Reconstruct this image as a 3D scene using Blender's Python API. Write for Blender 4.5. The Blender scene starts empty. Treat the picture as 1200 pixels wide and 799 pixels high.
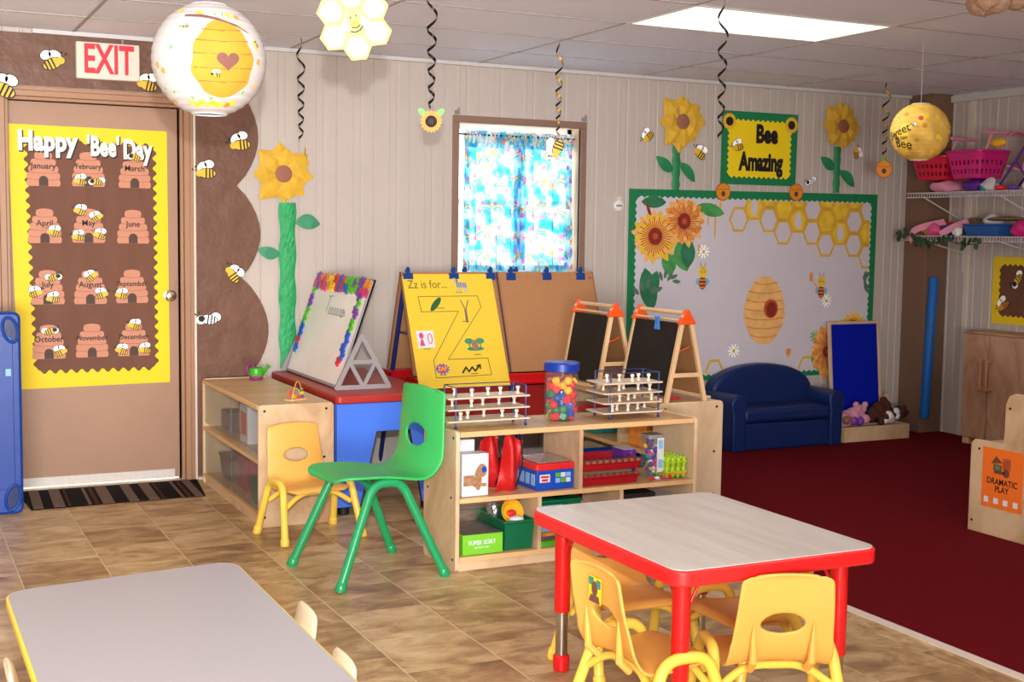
import bpy, math, random
from mathutils import Vector, Matrix, noise
random.seed(7)
PI = math.pi
SC = bpy.context.scene
COL = SC.collection

# ------------------------------------------------------------------ camera
def setup_camera():
    yaw, pitch, roll = .4559, .08487, .013558
    cy, sy, cp, sp, cr, sr = math.cos(yaw), math.sin(yaw), math.cos(pitch), math.sin(pitch), math.cos(roll), math.sin(roll)
    f = Vector((sy*cp, cy*cp, -sp)); r = Vector((cy, -sy, 0)); u = r.cross(f)
    r2 = cr*r + sr*u; u2 = -sr*r + cr*u
    m = Matrix((r2, u2, -f)).transposed().to_4x4()
    m.translation = Vector((0, 0, 1.45))
    cd = bpy.data.cameras.new('camera'); cd.sensor_width = 36; cd.lens = 36*1507.5/1200; cd.clip_start = .05
    o = bpy.data.objects.new('camera', cd); o.matrix_world = m
    COL.objects.link(o); SC.camera = o
    return r2, u2, f
CR, CU, CF = setup_camera()

# ------------------------------------------------------------------ world, lights, exposure
W = bpy.data.worlds.new('world'); SC.world = W; W.use_nodes = True
bg = W.node_tree.nodes['Background']; bg.inputs[0].default_value = (.92, .97, 1, 1); bg.inputs[1].default_value = 5
SC.view_settings.view_transform = 'Standard'; SC.view_settings.look = 'None'
SC.view_settings.gamma = 1; SC.view_settings.use_curve_mapping = False
SC.view_settings.exposure = 0.05

def light(name, kind, loc, energy, color, look=None, **kw):
    ld = bpy.data.lights.new(name, kind); ld.energy = energy; ld.color = color
    for k, v in kw.items(): setattr(ld, k, v)
    o = bpy.data.objects.new(name, ld); o.location = loc; COL.objects.link(o)
    if look is not None: o.rotation_euler = (Vector(look)-Vector(loc)).to_track_quat('-Z', 'Y').to_euler()
    return o
# the camera's flash, just above the lens
light('camera_flash', 'SPOT', Vector((0, 0, 1.45)) + CU*.19 + CF*.02, 690, (1, .975, .95), (1.3, 7.3, 1.5), spot_size=math.radians(72), spot_blend=1.0, shadow_soft_size=.022)
# fluorescent troffers of the room (the fixtures themselves are built below)
TROFFERS = [(3.945, 5.275), (3.945, 1.6), (.38, 1.6), (.38, -1.6), (3.945, -1.6)]
TROFFER_POWER = [10, 18, 8, 40, 15]
for (tx, ty), p in zip(TROFFERS, TROFFER_POWER):
    light('troffer_light', 'AREA', (tx, ty, 2.455), p, (.97, .98, 1), (tx, ty, 0), shape='RECTANGLE', size=1.1, size_y=.55)

# added soft fill behind the camera, low and aimed up; no window stands there
light('rear_fill_light', 'AREA', (-1.1, -2.95, 1.05), 190, (1, .97, .95), (.2, 7.3, 2.5), shape='RECTANGLE', size=2.4, size_y=1.2, spread=math.radians(100))

# ------------------------------------------------------------------ materials
MC = {}
def mat(name, col, rough=.5, metal=0, spec=.5, bump=0, bscale=40, var=0, vscale=8, rand=0, coat=0, trans=0, emis=None, estr=0, stretch=None):
    if name in MC: return MC[name]
    m = bpy.data.materials.new(name); m.use_nodes = True
    nt = m.node_tree; b = nt.nodes['Principled BSDF']
    c = tuple(((x/255)/12.92 if x/255 <= .04045 else ((x/255+.055)/1.055)**2.4) for x in col)
    b.inputs['Base Color'].default_value = (*c, 1)
    b.inputs['Roughness'].default_value = rough; b.inputs['Metallic'].default_value = metal
    b.inputs['Specular IOR Level'].default_value = spec
    if coat: b.inputs['Coat Weight'].default_value = coat
    if trans: b.inputs['Transmission Weight'].default_value = trans
    if emis:
        b.inputs['Emission Color'].default_value = (*[(x/255)**2.2 for x in emis], 1); b.inputs['Emission Strength'].default_value = estr
    tc = nt.nodes.new('ShaderNodeTexCoord'); mp = nt.nodes.new('ShaderNodeMapping')
    nt.links.new(tc.outputs['Object'], mp.inputs['Vector'])
    if stretch: mp.inputs['Scale'].default_value = stretch
    last = None
    if var or rand:
        mix = nt.nodes.new('ShaderNodeHueSaturation'); mix.inputs['Color'].default_value = (*c, 1)
        val = nt.nodes.new('ShaderNodeMath'); val.operation = 'ADD'; val.inputs[0].default_value = 1
        if var:
            n = nt.nodes.new('ShaderNodeTexNoise'); n.inputs['Scale'].default_value = vscale; n.inputs['Detail'].default_value = 5
            nt.links.new(mp.outputs[0], n.inputs['Vector'])
            ma = nt.nodes.new('ShaderNodeMapRange'); ma.inputs[1].default_value = .3; ma.inputs[2].default_value = .7
            ma.inputs[3].default_value = -var; ma.inputs[4].default_value = var
            nt.links.new(n.outputs['Fac'], ma.inputs[0]); nt.links.new(ma.outputs[0], val.inputs[1])
        last = val.outputs[0]
        if rand:
            oi = nt.nodes.new('ShaderNodeObjectInfo'); mr = nt.nodes.new('ShaderNodeMapRange')
            mr.inputs[3].default_value = -rand; mr.inputs[4].default_value = rand
            nt.links.new(oi.outputs['Random'], mr.inputs[0])
            v2 = nt.nodes.new('ShaderNodeMath'); v2.operation = 'ADD'
            nt.links.new(last, v2.inputs[0]); nt.links.new(mr.outputs[0], v2.inputs[1]); last = v2.outputs[0]
        nt.links.new(last, mix.inputs['Value']); nt.links.new(mix.outputs[0], b.inputs['Base Color'])
    if bump:
        n2 = nt.nodes.new('ShaderNodeTexNoise'); n2.inputs['Scale'].default_value = bscale; n2.inputs['Detail'].default_value = 4
        nt.links.new(mp.outputs[0], n2.inputs['Vector'])
        bp = nt.nodes.new('ShaderNodeBump'); bp.inputs['Strength'].default_value = bump; bp.inputs['Distance'].default_value = .01
        nt.links.new(n2.outputs['Fac'], bp.inputs['Height']); nt.links.new(bp.outputs[0], b.inputs['Normal'])
    MC[name] = m
    return m

def ramp_mat(name, stops, rough=.5, scale=5, detail=6, stretch=(1, 1, 1), bump=0, rand=True, distort=0, spec=.4, offs=True):
    m = bpy.data.materials.new(name); m.use_nodes = True; nt = m.node_tree; b = nt.nodes['Principled BSDF']
    b.inputs['Roughness'].default_value = rough; b.inputs['Specular IOR Level'].default_value = spec
    tc = nt.nodes.new('ShaderNodeTexCoord'); mp = nt.nodes.new('ShaderNodeMapping'); mp.inputs['Scale'].default_value = stretch
    nt.links.new(tc.outputs['Object'], mp.inputs['Vector'])
    oi = nt.nodes.new('ShaderNodeObjectInfo')
    n = nt.nodes.new('ShaderNodeTexNoise'); n.noise_dimensions = '4D'; n.inputs['Scale'].default_value = scale; n.inputs['Detail'].default_value = detail
    n.inputs['Distortion'].default_value = distort; n.inputs['Roughness'].default_value = .62
    nt.links.new(mp.outputs[0], n.inputs['Vector'])
    if rand:
        k = nt.nodes.new('ShaderNodeMath'); k.operation = 'MULTIPLY'; k.inputs[1].default_value = 50
        nt.links.new(oi.outputs['Random'], k.inputs[0]); nt.links.new(k.outputs[0], n.inputs['W'])
    a = nt.nodes.new('ShaderNodeMath'); a.operation = 'ADD'; a.inputs[1].default_value = 0
    nt.links.new(n.outputs['Fac'], a.inputs[0])
    if rand and offs:
        mr = nt.nodes.new('ShaderNodeMapRange'); mr.inputs[3].default_value = -.09; mr.inputs[4].default_value = .09
        nt.links.new(oi.outputs['Random'], mr.inputs[0]); nt.links.new(mr.outputs[0], a.inputs[1])
    r = nt.nodes.new('ShaderNodeValToRGB'); cr = r.color_ramp
    while len(cr.elements) < len(stops): cr.elements.new(.5)
    for e, (p, c) in zip(cr.elements, stops):
        e.position = p; e.color = (*[(x/255)**2.2 for x in c], 1)
    nt.links.new(a.outputs[0], r.inputs[0]); nt.links.new(r.outputs[0], b.inputs['Base Color'])
    if bump:
        bp = nt.nodes.new('ShaderNodeBump'); bp.inputs['Strength'].default_value = bump; bp.inputs['Distance'].default_value = .004
        nt.links.new(n.outputs['Fac'], bp.inputs['Height']); nt.links.new(bp.outputs[0], b.inputs['Normal'])
    MC[name] = m
    return m

def film_mat(name, col, clear=.8, rough=.08):
    m = bpy.data.materials.new(name); m.use_nodes = True; nt = m.node_tree; nt.nodes.clear()
    o = nt.nodes.new('ShaderNodeOutputMaterial'); mx = nt.nodes.new('ShaderNodeMixShader')
    t = nt.nodes.new('ShaderNodeBsdfTransparent'); t.inputs[0].default_value = (*[(x/255)**2.2 for x in col], 1)
    g = nt.nodes.new('ShaderNodeBsdfPrincipled'); g.inputs['Base Color'].default_value = (.75, .78, .8, 1); g.inputs['Roughness'].default_value = rough
    mx.inputs[0].default_value = clear
    nt.links.new(g.outputs[0], mx.inputs[1]); nt.links.new(t.outputs[0], mx.inputs[2]); nt.links.new(mx.outputs[0], o.inputs[0])
    MC[name] = m
    return m

M = {}
M['tile'] = ramp_mat('vinyl_tile', [(.27, (126, 95, 64)), (.42, (166, 131, 91)), (.53, (196, 162, 117)), (.70, (222, 194, 150))], rough=.36, scale=5, stretch=(1, 1.7, 1), bump=0, distort=.8, spec=.4)
M['grout'] = mat('grout', (224, 200, 164), .6)
M['carpet'] = mat('red_carpet', (112, 8, 20), .95, spec=.1, bump=.9, bscale=260, var=.16, vscale=120)
M['metalwall'] = mat('beige_metal_wall', (198, 188, 180), .42, spec=.45, var=.03, vscale=2)
M['walltrim'] = mat('silver_trim', (210, 208, 206), .5)
M['ceil'] = mat('ceiling_tile', (206, 206, 216), .95, spec=.1, bump=.5, bscale=160, rand=.035)
M['grid'] = mat('ceiling_grid', (178, 172, 168), .6)
M['kraft'] = mat('brown_kraft_paper', (112, 76, 58), .5, spec=.45, bump=1, bscale=4, var=.1, vscale=3, stretch=(2.2, 2.2, .7))
M['kraft2'] = mat('brown_board_paper', (116, 76, 58), .62, spec=.3, bump=.35, bscale=6, var=.06, vscale=4, stretch=(2.5, .8, 1))
M['kraft3'] = mat('corner_brown_paper', (128, 100, 82), .7, spec=.2, bump=.2, bscale=3, var=.05, vscale=2)
M['door'] = mat('tan_door_paint', (174, 138, 114), .45, spec=.35, var=.03, vscale=3, bump=.05, bscale=20)
M['casing'] = mat('tan_casing_paint', (170, 128, 98), .45, var=.04, vscale=4)
M['white'] = mat('white_paint', (236, 234, 230), .5)
M['ivory'] = mat('ivory_paint', (226, 214, 198), .5)
M['sweep'] = mat('door_sweep', (226, 222, 216), .5, var=.06, vscale=60)
M['red'] = mat('exit_red', (236, 40, 60), .5)
M['exitw'] = mat('exit_housing', (232, 220, 206), .5)
M['black'] = mat('black_ink', (22, 20, 22), .6)
M['yellowb'] = mat('yellow_border_card', (250, 218, 30), .5, spec=.3)
M['peach'] = mat('hive_peach_card', (205, 138, 108), .55, var=.04, vscale=20)
M['peachl'] = mat('hive_line', (158, 96, 74), .6)
M['hole'] = mat('hive_hole', (84, 62, 54), .7)
M['beew'] = mat('bee_wing_white', (246, 246, 244), .4, rand=.04)
M['beey'] = mat('bee_yellow', (240, 196, 50), .5)
M['beeo'] = mat('bee_orange', (236, 150, 40), .5)
M['petal'] = mat('yellow_crepe_paper', (226, 180, 52), .7, bump=.7, bscale=9, var=.12, vscale=10)
M['flcentre'] = mat('flower_centre_brown', (160, 102, 84), .7)
M['stem'] = mat('green_crepe_paper', (44, 168, 100), .6, bump=1, bscale=26, var=.15, vscale=20)
M['stem2'] = mat('dark_green_paper', (36, 138, 84), .6, var=.05)
M['leafp'] = mat('green_leaf_paper', (58, 146, 108), .6, var=.05)
M['greenb'] = mat('green_border_card', (16, 128, 78), .5)
M['bright_y'] = mat('bright_yellow_paper', (255, 224, 20), .5)
M['mural'] = mat('white_backdrop_cloth', (214, 208, 218), .75, spec=.2, var=.02, vscale=6)
M['wc_orange'] = mat('print_orange', (238, 150, 60), .7, var=.2, vscale=18)
M['wc_peach'] = mat('print_peach', (244, 186, 104), .7, var=.14, vscale=22)
M['wc_dark'] = mat('print_dark_red', (140, 40, 30), .7, var=.25, vscale=40)
M['wc_rust'] = mat('print_rust', (190, 84, 40), .7, var=.2, vscale=30)
M['wc_green'] = mat('print_green', (72, 156, 84), .7, var=.3, vscale=14)
M['wc_dgreen'] = mat('print_dark_green', (44, 122, 84), .7, var=.2, vscale=14)
M['wc_yellow'] = mat('print_honey', (240, 200, 52), .7, var=.14, vscale=16)
M['wc_honey'] = mat('print_gold_line', (226, 178, 54), .7, var=.1, vscale=16)
M['wc_hive'] = mat('print_hive', (242, 190, 120), .7, var=.12, vscale=12)
M['wc_blue'] = mat('print_blue', (120, 190, 214), .7)
M['wc_grey'] = mat('print_grey_leaf', (92, 120, 100), .7)
M['windowtrim'] = mat('window_brown_trim', (142, 112, 96), .5, var=.04)
M['jamb'] = mat('window_jamb_wood', (222, 192, 160), .6, var=.08, vscale=5)
M['glass'] = film_mat('window_glass', (250, 252, 255), .93)
M['acrylic'] = film_mat('cabinet_acrylic', (238, 238, 236), .9, .12)
M['clearjar'] = film_mat('clear_jar_plastic', (250, 251, 252), .94, .05)
M['birch'] = ramp_mat('birch_ply', [(.3, (186, 150, 112)), (.5, (216, 186, 148)), (.72, (230, 204, 170))], rough=.42, scale=3, stretch=(1.2, 1.2, .6), bump=.03, distort=1.2)
M['birchedge'] = mat('birch_edge', (228, 184, 130), .5, var=.05)
M['birchtop'] = ramp_mat('birch_top', [(.3, (200, 158, 110)), (.55, (222, 184, 138)), (.75, (232, 200, 158))], rough=.35, scale=3, stretch=(2, .5, 1), bump=.02, distort=.8)
M['maple'] = ramp_mat('maple_cabinet', [(.3, (166, 118, 88)), (.5, (196, 152, 120)), (.72, (214, 178, 148))], rough=.42, scale=3.5, stretch=(1, 1.4, .5), bump=.03, distort=1.5)
M['dowel'] = mat('dowel_wood', (206, 152, 100), .5, var=.06)
M['pine'] = mat('pine_strip', (228, 190, 144), .5, var=.08, vscale=14, stretch=(1, 1, .3))
M['screw'] = mat('bolt', (50, 40, 36), .4, metal=.6)
M['steel'] = mat('chrome_leg', (190, 190, 190), .18, metal=1)
M['knob'] = mat('satin_knob', (176, 160, 140), .25, metal=1)
M['ychair'] = mat('yellow_chair_plastic', (240, 180, 88), .42, spec=.4)
M['ytube'] = mat('yellow_tube_paint', (250, 212, 84), .3, spec=.5, coat=.2)
M['gchair'] = mat('green_chair_plastic', (58, 184, 94), .4, spec=.4)
M['gtube'] = mat('green_tube_paint', (30, 156, 96), .3, spec=.5, coat=.2)
M['cream'] = mat('cream_chair_plastic', (220, 204, 172), .4)
M['laminate'] = ramp_mat('table_laminate', [(.3, (200, 192, 184)), (.5, (214, 207, 200)), (.7, (222, 217, 210))], rough=.3, scale=3, stretch=(6, .6, 1), rand=False, spec=.4)
M['laminate2'] = mat('grey_laminate', (162, 158, 162), .34, spec=.4)
M['redt'] = mat('red_table_edge', (232, 34, 36), .35, coat=.15)
M['yedge'] = mat('yellow_table_edge', (246, 208, 60), .4)
M['redleg'] = mat('red_leg_paint', (214, 22, 26), .3, coat=.2)
M['blueplastic'] = mat('royal_blue_plastic', (10, 76, 178), .38, spec=.45)
M['cot'] = mat('blue_panel_plastic', (8, 62, 152), .38, var=.08, vscale=4, bump=.15, bscale=8)
M['tabblue'] = mat('periwinkle_blue_plastic', (70, 122, 238), .45)
M['tabred'] = mat('brick_red_lid', (176, 44, 38), .4, var=.06, vscale=4)
M['trayred'] = mat('tray_red', (214, 16, 24), .35)
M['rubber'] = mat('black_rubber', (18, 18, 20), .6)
M['hardboard'] = mat('hardboard', (176, 126, 84), .55, spec=.25, var=.04, vscale=60)
M['hbedge'] = mat('hardboard_edge', (156, 108, 70), .6)
M['easelblue'] = mat('easel_blue_metal', (22, 44, 108), .35, spec=.5)
M['clipblue'] = mat('blue_clip', (12, 62, 136), .35)
M['posty'] = mat('yellow_poster_paper', (246, 206, 48), .55)
M['ink'] = mat('thin_line_ink', (96, 82, 50), .7)
M['grey'] = mat('grey_plastic', (150, 146, 148), .45)
M['wb'] = mat('whiteboard', (250, 246, 240), .25, spec=.5, var=.03, vscale=4)
M['wbink'] = mat('faded_marker', (120, 126, 116), .6)
M['chalk'] = mat('chalkboard', (38, 34, 34), .7, spec=.2, var=.15, vscale=8)
M['orange'] = mat('orange_cap', (238, 84, 24), .4)
M['navy'] = mat('navy_vinyl', (8, 36, 92), .42, spec=.45, bump=.25, bscale=14)
M['felt'] = mat('blue_felt', (8, 28, 168), .95, spec=.1)
M['pinkplush'] = mat('pink_plush', (214, 150, 176), .95, spec=.1, bump=.8, bscale=90, var=.08, vscale=30)
M['brownplush'] = mat('brown_plush', (82, 50, 38), .95, spec=.1, bump=.8, bscale=90, var=.1, vscale=30)
M['skin'] = mat('doll_skin_brown', (150, 96, 70), .6)
M['noodle'] = mat('blue_foam_tube', (6, 104, 190), .6)
M['opost'] = mat('orange_sheet', (250, 122, 38), .5)
M['pinkbasket'] = mat('hot_pink_plastic', (214, 30, 128), .4)
M['redbasket'] = mat('crimson_plastic', (206, 14, 60), .4)
M['pinklt'] = mat('light_pink_fabric', (230, 150, 176), .8)
M['purple'] = mat('purple_plastic', (96, 40, 150), .45)
M['wire'] = mat('white_wire', (216, 212, 218), .4)
M['teal'] = mat('teal_toy', (30, 160, 160), .5)
M['vine'] = mat('vine_leaf', (38, 60, 36), .7, rand=.2)
M['satinpink'] = mat('pink_satin', (240, 90, 150), .35)
M['binblue'] = mat('shelf_bin_blue', (10, 84, 160), .4)
M['tan'] = mat('tan_straw', (130, 104, 76), .8)
M['streamk'] = mat('black_foil', (20, 18, 20), .25, metal=.3)
M['streamg'] = mat('gold_foil', (214, 170, 80), .25, metal=.7)
M['beadr'] = mat('bead_red', (226, 40, 44), .35, coat=.2)
M['beady'] = mat('bead_yellow', (250, 190, 30), .35, coat=.2)
M['beadg'] = mat('bead_green', (20, 136, 76), .35, coat=.2)
M['beadb'] = mat('bead_blue', (28, 74, 170), .35, coat=.2)
M['lidblue'] = mat('jar_lid_blue', (14, 54, 160), .35)
M['peg'] = mat('white_peg', (240, 228, 214), .5)
M['pegboard'] = mat('pale_wood_board', (226, 206, 180), .5, var=.06)
M['boxwhite'] = mat('white_card_box', (226, 230, 240), .4)
M['sandbrown'] = mat('printed_brown', (168, 122, 88), .6, var=.3, vscale=50)
M['redcloth'] = mat('red_shiny_cloth', (200, 22, 24), .5, bump=1, bscale=14)
M['boxblue'] = mat('blue_card_box', (20, 78, 196), .4)
M['cyanp'] = mat('light_blue_print', (140, 190, 240), .5)
M['darkred'] = mat('dark_red_tray', (170, 12, 30), .35)
M['egggreen'] = mat('lime_plastic', (178, 216, 40), .4)
M['bingreen'] = mat('dark_green_bin', (0, 104, 66), .35)
M['boxgreen'] = mat('lime_card_box', (122, 206, 48), .45)
M['boxgrey'] = mat('grey_print', (104, 96, 100), .45, var=.3, vscale=30)
M['foil'] = mat('silver_bag', (200, 200, 206), .2, metal=.8, bump=.8, bscale=20)
M['bowl'] = mat('yellow_bowl', (248, 190, 40), .4)
M['cangreen'] = mat('toy_green', (60, 176, 30), .35)
M['canpurple'] = mat('toy_purple', (150, 40, 130), .4)
M['multiy'] = mat('block_yellow', (250, 206, 30), .4); M['multir'] = mat('block_red', (220, 30, 50), .4)
M['multib'] = mat('block_blue', (30, 90, 200), .4); M['multig'] = mat('block_green', (90, 190, 40), .4)
M['multip'] = mat('block_purple', (120, 60, 170), .4); M['multik'] = mat('block_magenta', (220, 50, 120), .4)
M['skyp'] = mat('pale_pom', (240, 236, 240), .9)
M['mat1'] = mat('mat_black', (30, 26, 26), .9, spec=.1, bump=.5, bscale=120); M['mat2'] = mat('mat_taupe', (124, 106, 92), .9, spec=.1, bump=.5, bscale=120)
M['mat3'] = mat('mat_brown', (86, 54, 38), .9, spec=.1, bump=.5, bscale=120)
M['heart'] = mat('lantern_heart_brown', (118, 74, 66), .8)
M['lhive'] = mat('lantern_hive_gold', (206, 138, 38), .8, var=.08, vscale=14)
M['lline'] = mat('lantern_line', (168, 92, 38), .8)
M['zebra'] = mat('zebra_grey', (186, 186, 190), .6, var=.35, vscale=160)
M['cucum'] = mat('dark_zucchini', (36, 96, 54), .6)

# ------------------------------------------------------------------ mesh builder
class MB:
    def __init__(s): s.v = []; s.f = []; s.m = []
    def add(s, vs, fs, mi=0, mtx=None):
        o = len(s.v)
        s.v += [tuple(mtx @ Vector(p)) if mtx else tuple(p) for p in vs]
        s.f += [tuple(o+i for i in f) for f in fs]; s.m += [mi]*len(fs)
        return s
    def box(s, x0, x1, y0, y1, z0, z1, mi=0, mtx=None):
        vs = [(x, y, z) for z in (z0, z1) for y in (y0, y1) for x in (x0, x1)]
        return s.add(vs, [(0, 2, 3, 1), (4, 5, 7, 6), (0, 1, 5, 4), (2, 6, 7, 3), (0, 4, 6, 2), (1, 3, 7, 5)], mi, mtx)
    def prism(s, poly, z0, z1, mi=0, mtx=None, cap=True):
        n = len(poly)
        a = sum(poly[i][0]*poly[(i+1) % n][1]-poly[(i+1) % n][0]*poly[i][1] for i in range(n))
        if a < 0: poly = poly[::-1]
        vs = [(x, y, z0) for x, y in poly]+[(x, y, z1) for x, y in poly]
        fs = [(i, (i+1) % n, n+(i+1) % n, n+i) for i in range(n)]
        if cap: fs += [tuple(range(n))[::-1], tuple(range(n, 2*n))]
        return s.add(vs, fs, mi, mtx)
    def lathe(s, prof, seg=24, mi=0, mtx=None, caps=True):
        vs = []; fs = []
        for r, z in prof:
            for k in range(seg): vs.append((r*math.cos(2*PI*k/seg), r*math.sin(2*PI*k/seg), z))
        for i in range(len(prof)-1):
            for k in range(seg): fs.append((i*seg+k, i*seg+(k+1) % seg, (i+1)*seg+(k+1) % seg, (i+1)*seg+k))
        if caps: fs += [tuple(range(seg))[::-1], tuple((len(prof)-1)*seg+k for k in range(seg))]
        return s.add(vs, fs, mi, mtx)
    def rod(s, p, q, r, r2=None, seg=12, mi=0):
        return s.tube([p, q], r if r2 is None else [r, r2], seg, mi)
    def tube(s, pts, r, seg=10, mi=0, closed=False):
        pts = [Vector(p) for p in pts]; n = len(pts)
        rs = r if isinstance(r, (list, tuple)) else [r]*n
        vs = []; fs = []; up = None
        for i, p in enumerate(pts):
            if closed: t = (pts[(i+1) % n]-pts[i-1])
            else: t = (pts[min(i+1, n-1)]-pts[max(i-1, 0)])
            t.normalize()
            if up is None:
                up = Vector((0, 0, 1)) if abs(t.z) < .9 else Vector((1, 0, 0))
            a = (up - t*up.dot(t)).normalized(); up = a; b = t.cross(a)
            for k in range(seg):
                an = 2*PI*k/seg; vs.append(p+a*math.cos(an)*rs[i]+b*math.sin(an)*rs[i])
        for i in range(n if closed else n-1):
            j = (i+1) % n
            for k in range(seg): fs.append((i*seg+k, i*seg+(k+1) % seg, j*seg+(k+1) % seg, j*seg+k))
        if not closed: fs += [tuple(range(seg))[::-1], tuple((n-1)*seg+k for k in range(seg))]
        return s.add(vs, fs, mi)
    def ribbon(s, pts, nrm, w, th=.001, mi=0):
        vs = []; fs = []
        for p, nn in zip(pts, nrm):
            p = Vector(p); nn = Vector(nn)
            vs += [p-nn*w/2, p+nn*w/2]
        for i in range(len(pts)-1): fs.append((2*i, 2*i+1, 2*i+3, 2*i+2))
        return s.add(vs, fs, mi)
    def sphere(s, c, r, seg=12, rings=8, mi=0, sc=(1, 1, 1), mtx=None):
        prof = [(math.sin(PI*i/rings)*r, -math.cos(PI*i/rings)*r) for i in range(rings+1)]
        prof[0] = (r*.02, -r); prof[-1] = (r*.02, r)
        m = Matrix.Translation(c) @ Matrix.Diagonal((*sc, 1))
        if mtx: m = mtx @ m
        return s.lathe(prof, seg, mi, m)
    def line(s, pts, w, z0, z1, mi=0, closed=False, mtx=None):   # flat strokes in the xy plane
        pts = [Vector((p[0], p[1])) for p in pts]
        n = len(pts)
        for i in range(n if closed else n-1):
            a, b = pts[i], pts[(i+1) % n]; d = (b-a)
            if d.length < 1e-6: continue
            d.normalize(); o = Vector((-d.y, d.x))*w/2; e = d*w*.35
            s.prism([tuple(a-o-e), tuple(b-o+e), tuple(b+o+e), tuple(a+o-e)], z0-.00002*(i % 5), z1+.00004*(i % 5), mi, mtx)
        return s
    def build(s, name, mats, parent=None, smooth=False, bevel=0, solid=0, sub=0, loc=None, rot=None, seg=2, remesh=0, angle=35, arr=None):
        me = bpy.data.meshes.new(name); me.from_pydata(s.v, [], s.f); me.validate(); me.update()
        mats = mats if isinstance(mats, (list, tuple)) else [mats]
        for m in mats: me.materials.append(M[m] if isinstance(m, str) else m)
        if len(me.polygons) == len(s.m): me.polygons.foreach_set('material_index', s.m)
        if smooth:
            me.polygons.foreach_set('use_smooth', [True]*len(me.polygons))
            if not sub and not remesh and angle: me.set_sharp_from_angle(angle=math.radians(angle))
        o = bpy.data.objects.new(name, me); COL.objects.link(o)
        if parent: o.parent = parent
        if loc: o.location = loc
        if rot: o.rotation_euler = rot
        if remesh:
            r = o.modifiers.new('r', 'REMESH'); r.mode = 'VOXEL'; r.voxel_size = remesh; r.use_smooth_shade = True
            q = o.modifiers.new('s', 'SMOOTH'); q.iterations = 6
        if solid: q = o.modifiers.new('t', 'SOLIDIFY'); q.thickness = solid; q.offset = 0
        if sub: q = o.modifiers.new('u', 'SUBSURF'); q.levels = q.render_levels = sub
        if bevel:
            q = o.modifiers.new('b', 'BEVEL'); q.width = bevel; q.segments = seg; q.limit_method = 'ANGLE'; q.angle_limit = math.radians(40)
            q.harden_normals = False
            me.polygons.foreach_set('use_smooth', [True]*len(me.polygons)); me.set_sharp_from_angle(angle=math.radians(60))
        return o

def tag(o, label=None, cat=None, group=None, kind=None):
    if label: o['label'] = label
    if cat: o['category'] = cat
    if group: o['group'] = group
    if kind: o['kind'] = kind
    return o
def thing(name, label, cat, loc=(0, 0, 0), rz=0, group=None, rot=None):
    o = bpy.data.objects.new(name, None); COL.objects.link(o); o.empty_display_size = .05
    o.location = loc; o.rotation_euler = rot if rot else (0, 0, rz)
    return tag(o, label, cat, group)
def copy_tree(o, parent=None, label=None, group=None, loc=None, rz=None):
    kids = list(o.children)
    c = o.copy(); COL.objects.link(c); c.parent = parent
    if label: c['label'] = label
    if group: c['group'] = group
    if loc is not None: c.location = loc
    if rz is not None: c.rotation_euler = (0, 0, rz)
    for k in kids: copy_tree(k, c)
    return c
BACK = (PI/2, 0, 0)          # local frame of things on the back wall: x right, y up, z towards the room
RIGHT = (PI/2, 0, -PI/2)     # the same on the right wall

FONTC = [0]
def text(parent, name, s, size, x, y, z, m, ext=.001, bold=0, align='CENTER', rot=0, sx=1, shear=0, space=1):
    cu = bpy.data.curves.new(name, 'FONT'); cu.body = s; cu.size = size; cu.extrude = ext; cu.offset = bold*size
    cu.align_x = align; cu.align_y = 'CENTER'; cu.shear = shear; cu.space_character = space; cu.resolution_u = 3
    o = bpy.data.objects.new('t', cu)
    me = bpy.data.meshes.new_from_object(o)
    bpy.data.objects.remove(o)
    me.name = name; me.materials.clear(); me.materials.append(M[m] if isinstance(m, str) else m)
    t = bpy.data.objects.new(name, me); COL.objects.link(t); t.parent = parent
    t.location = (x, y, z); t.rotation_euler = (0, 0, rot); t.scale = (sx, 1, 1)
    return t
def ell(cx, cy, a, b, n=20, rot=0):
    c, s_ = math.cos(rot), math.sin(rot)
    return [(cx+a*math.cos(t)*c-b*math.sin(t)*s_, cy+a*math.cos(t)*s_+b*math.sin(t)*c) for t in [2*PI*k/n for k in range(n)]]
def rrect(x0, x1, y0, y1, r, n=6):
    out = []
    for cx, cy, a0 in ((x1-r, y1-r, 0), (x0+r, y1-r, PI/2), (x0+r, y0+r, PI), (x1-r, y0+r, 1.5*PI)):
        out += [(cx+r*math.cos(a0+PI/2*k/n), cy+r*math.sin(a0+PI/2*k/n)) for k in range(n+1)]
    return out
def wavy(x0, x1, y0, y1, amp, pitch, zig=False):
    out = []
    def side(ax, ay, bx, by):
        L = math.hypot(bx-ax, by-ay); n = max(1, round(L/pitch)); dx, dy = (bx-ax)/L, (by-ay)/L; nx, ny = -dy, dx
        per = 2 if zig else 8
        for i in range(per//2, n*per-per//2+1):
            t = i/per; o = (1-math.cos(2*PI*t))/2*amp
            out.append((ax+dx*L*t/n+nx*o, ay+dy*L*t/n+ny*o))
    side(x0, y0, x1, y0); side(x1, y0, x1, y1); side(x1, y1, x0, y1); side(x0, y1, x0, y0)
    return out
def smooth_path(pts, n=6):
    P = [Vector(p) for p in pts]; out = []
    for i in range(len(P)-1):
        a, b, c, d = P[max(i-1, 0)], P[i], P[i+1], P[min(i+2, len(P)-1)]
        for k in range(n):
            t = k/n
            out.append(.5*((2*b)+(c-a)*t+(2*a-5*b+4*c-d)*t*t+(3*b-a-3*c+d)*t**3))
    out.append(P[-1]); return out

# ================================================================== SETTING
H = 2.49; BY = 7.38; RX = 7.08; LX = -2.2; FY = -3.2
def struct(name, mb, mats, **k): return tag(mb.build(name, mats, **k), kind='structure')

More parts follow.
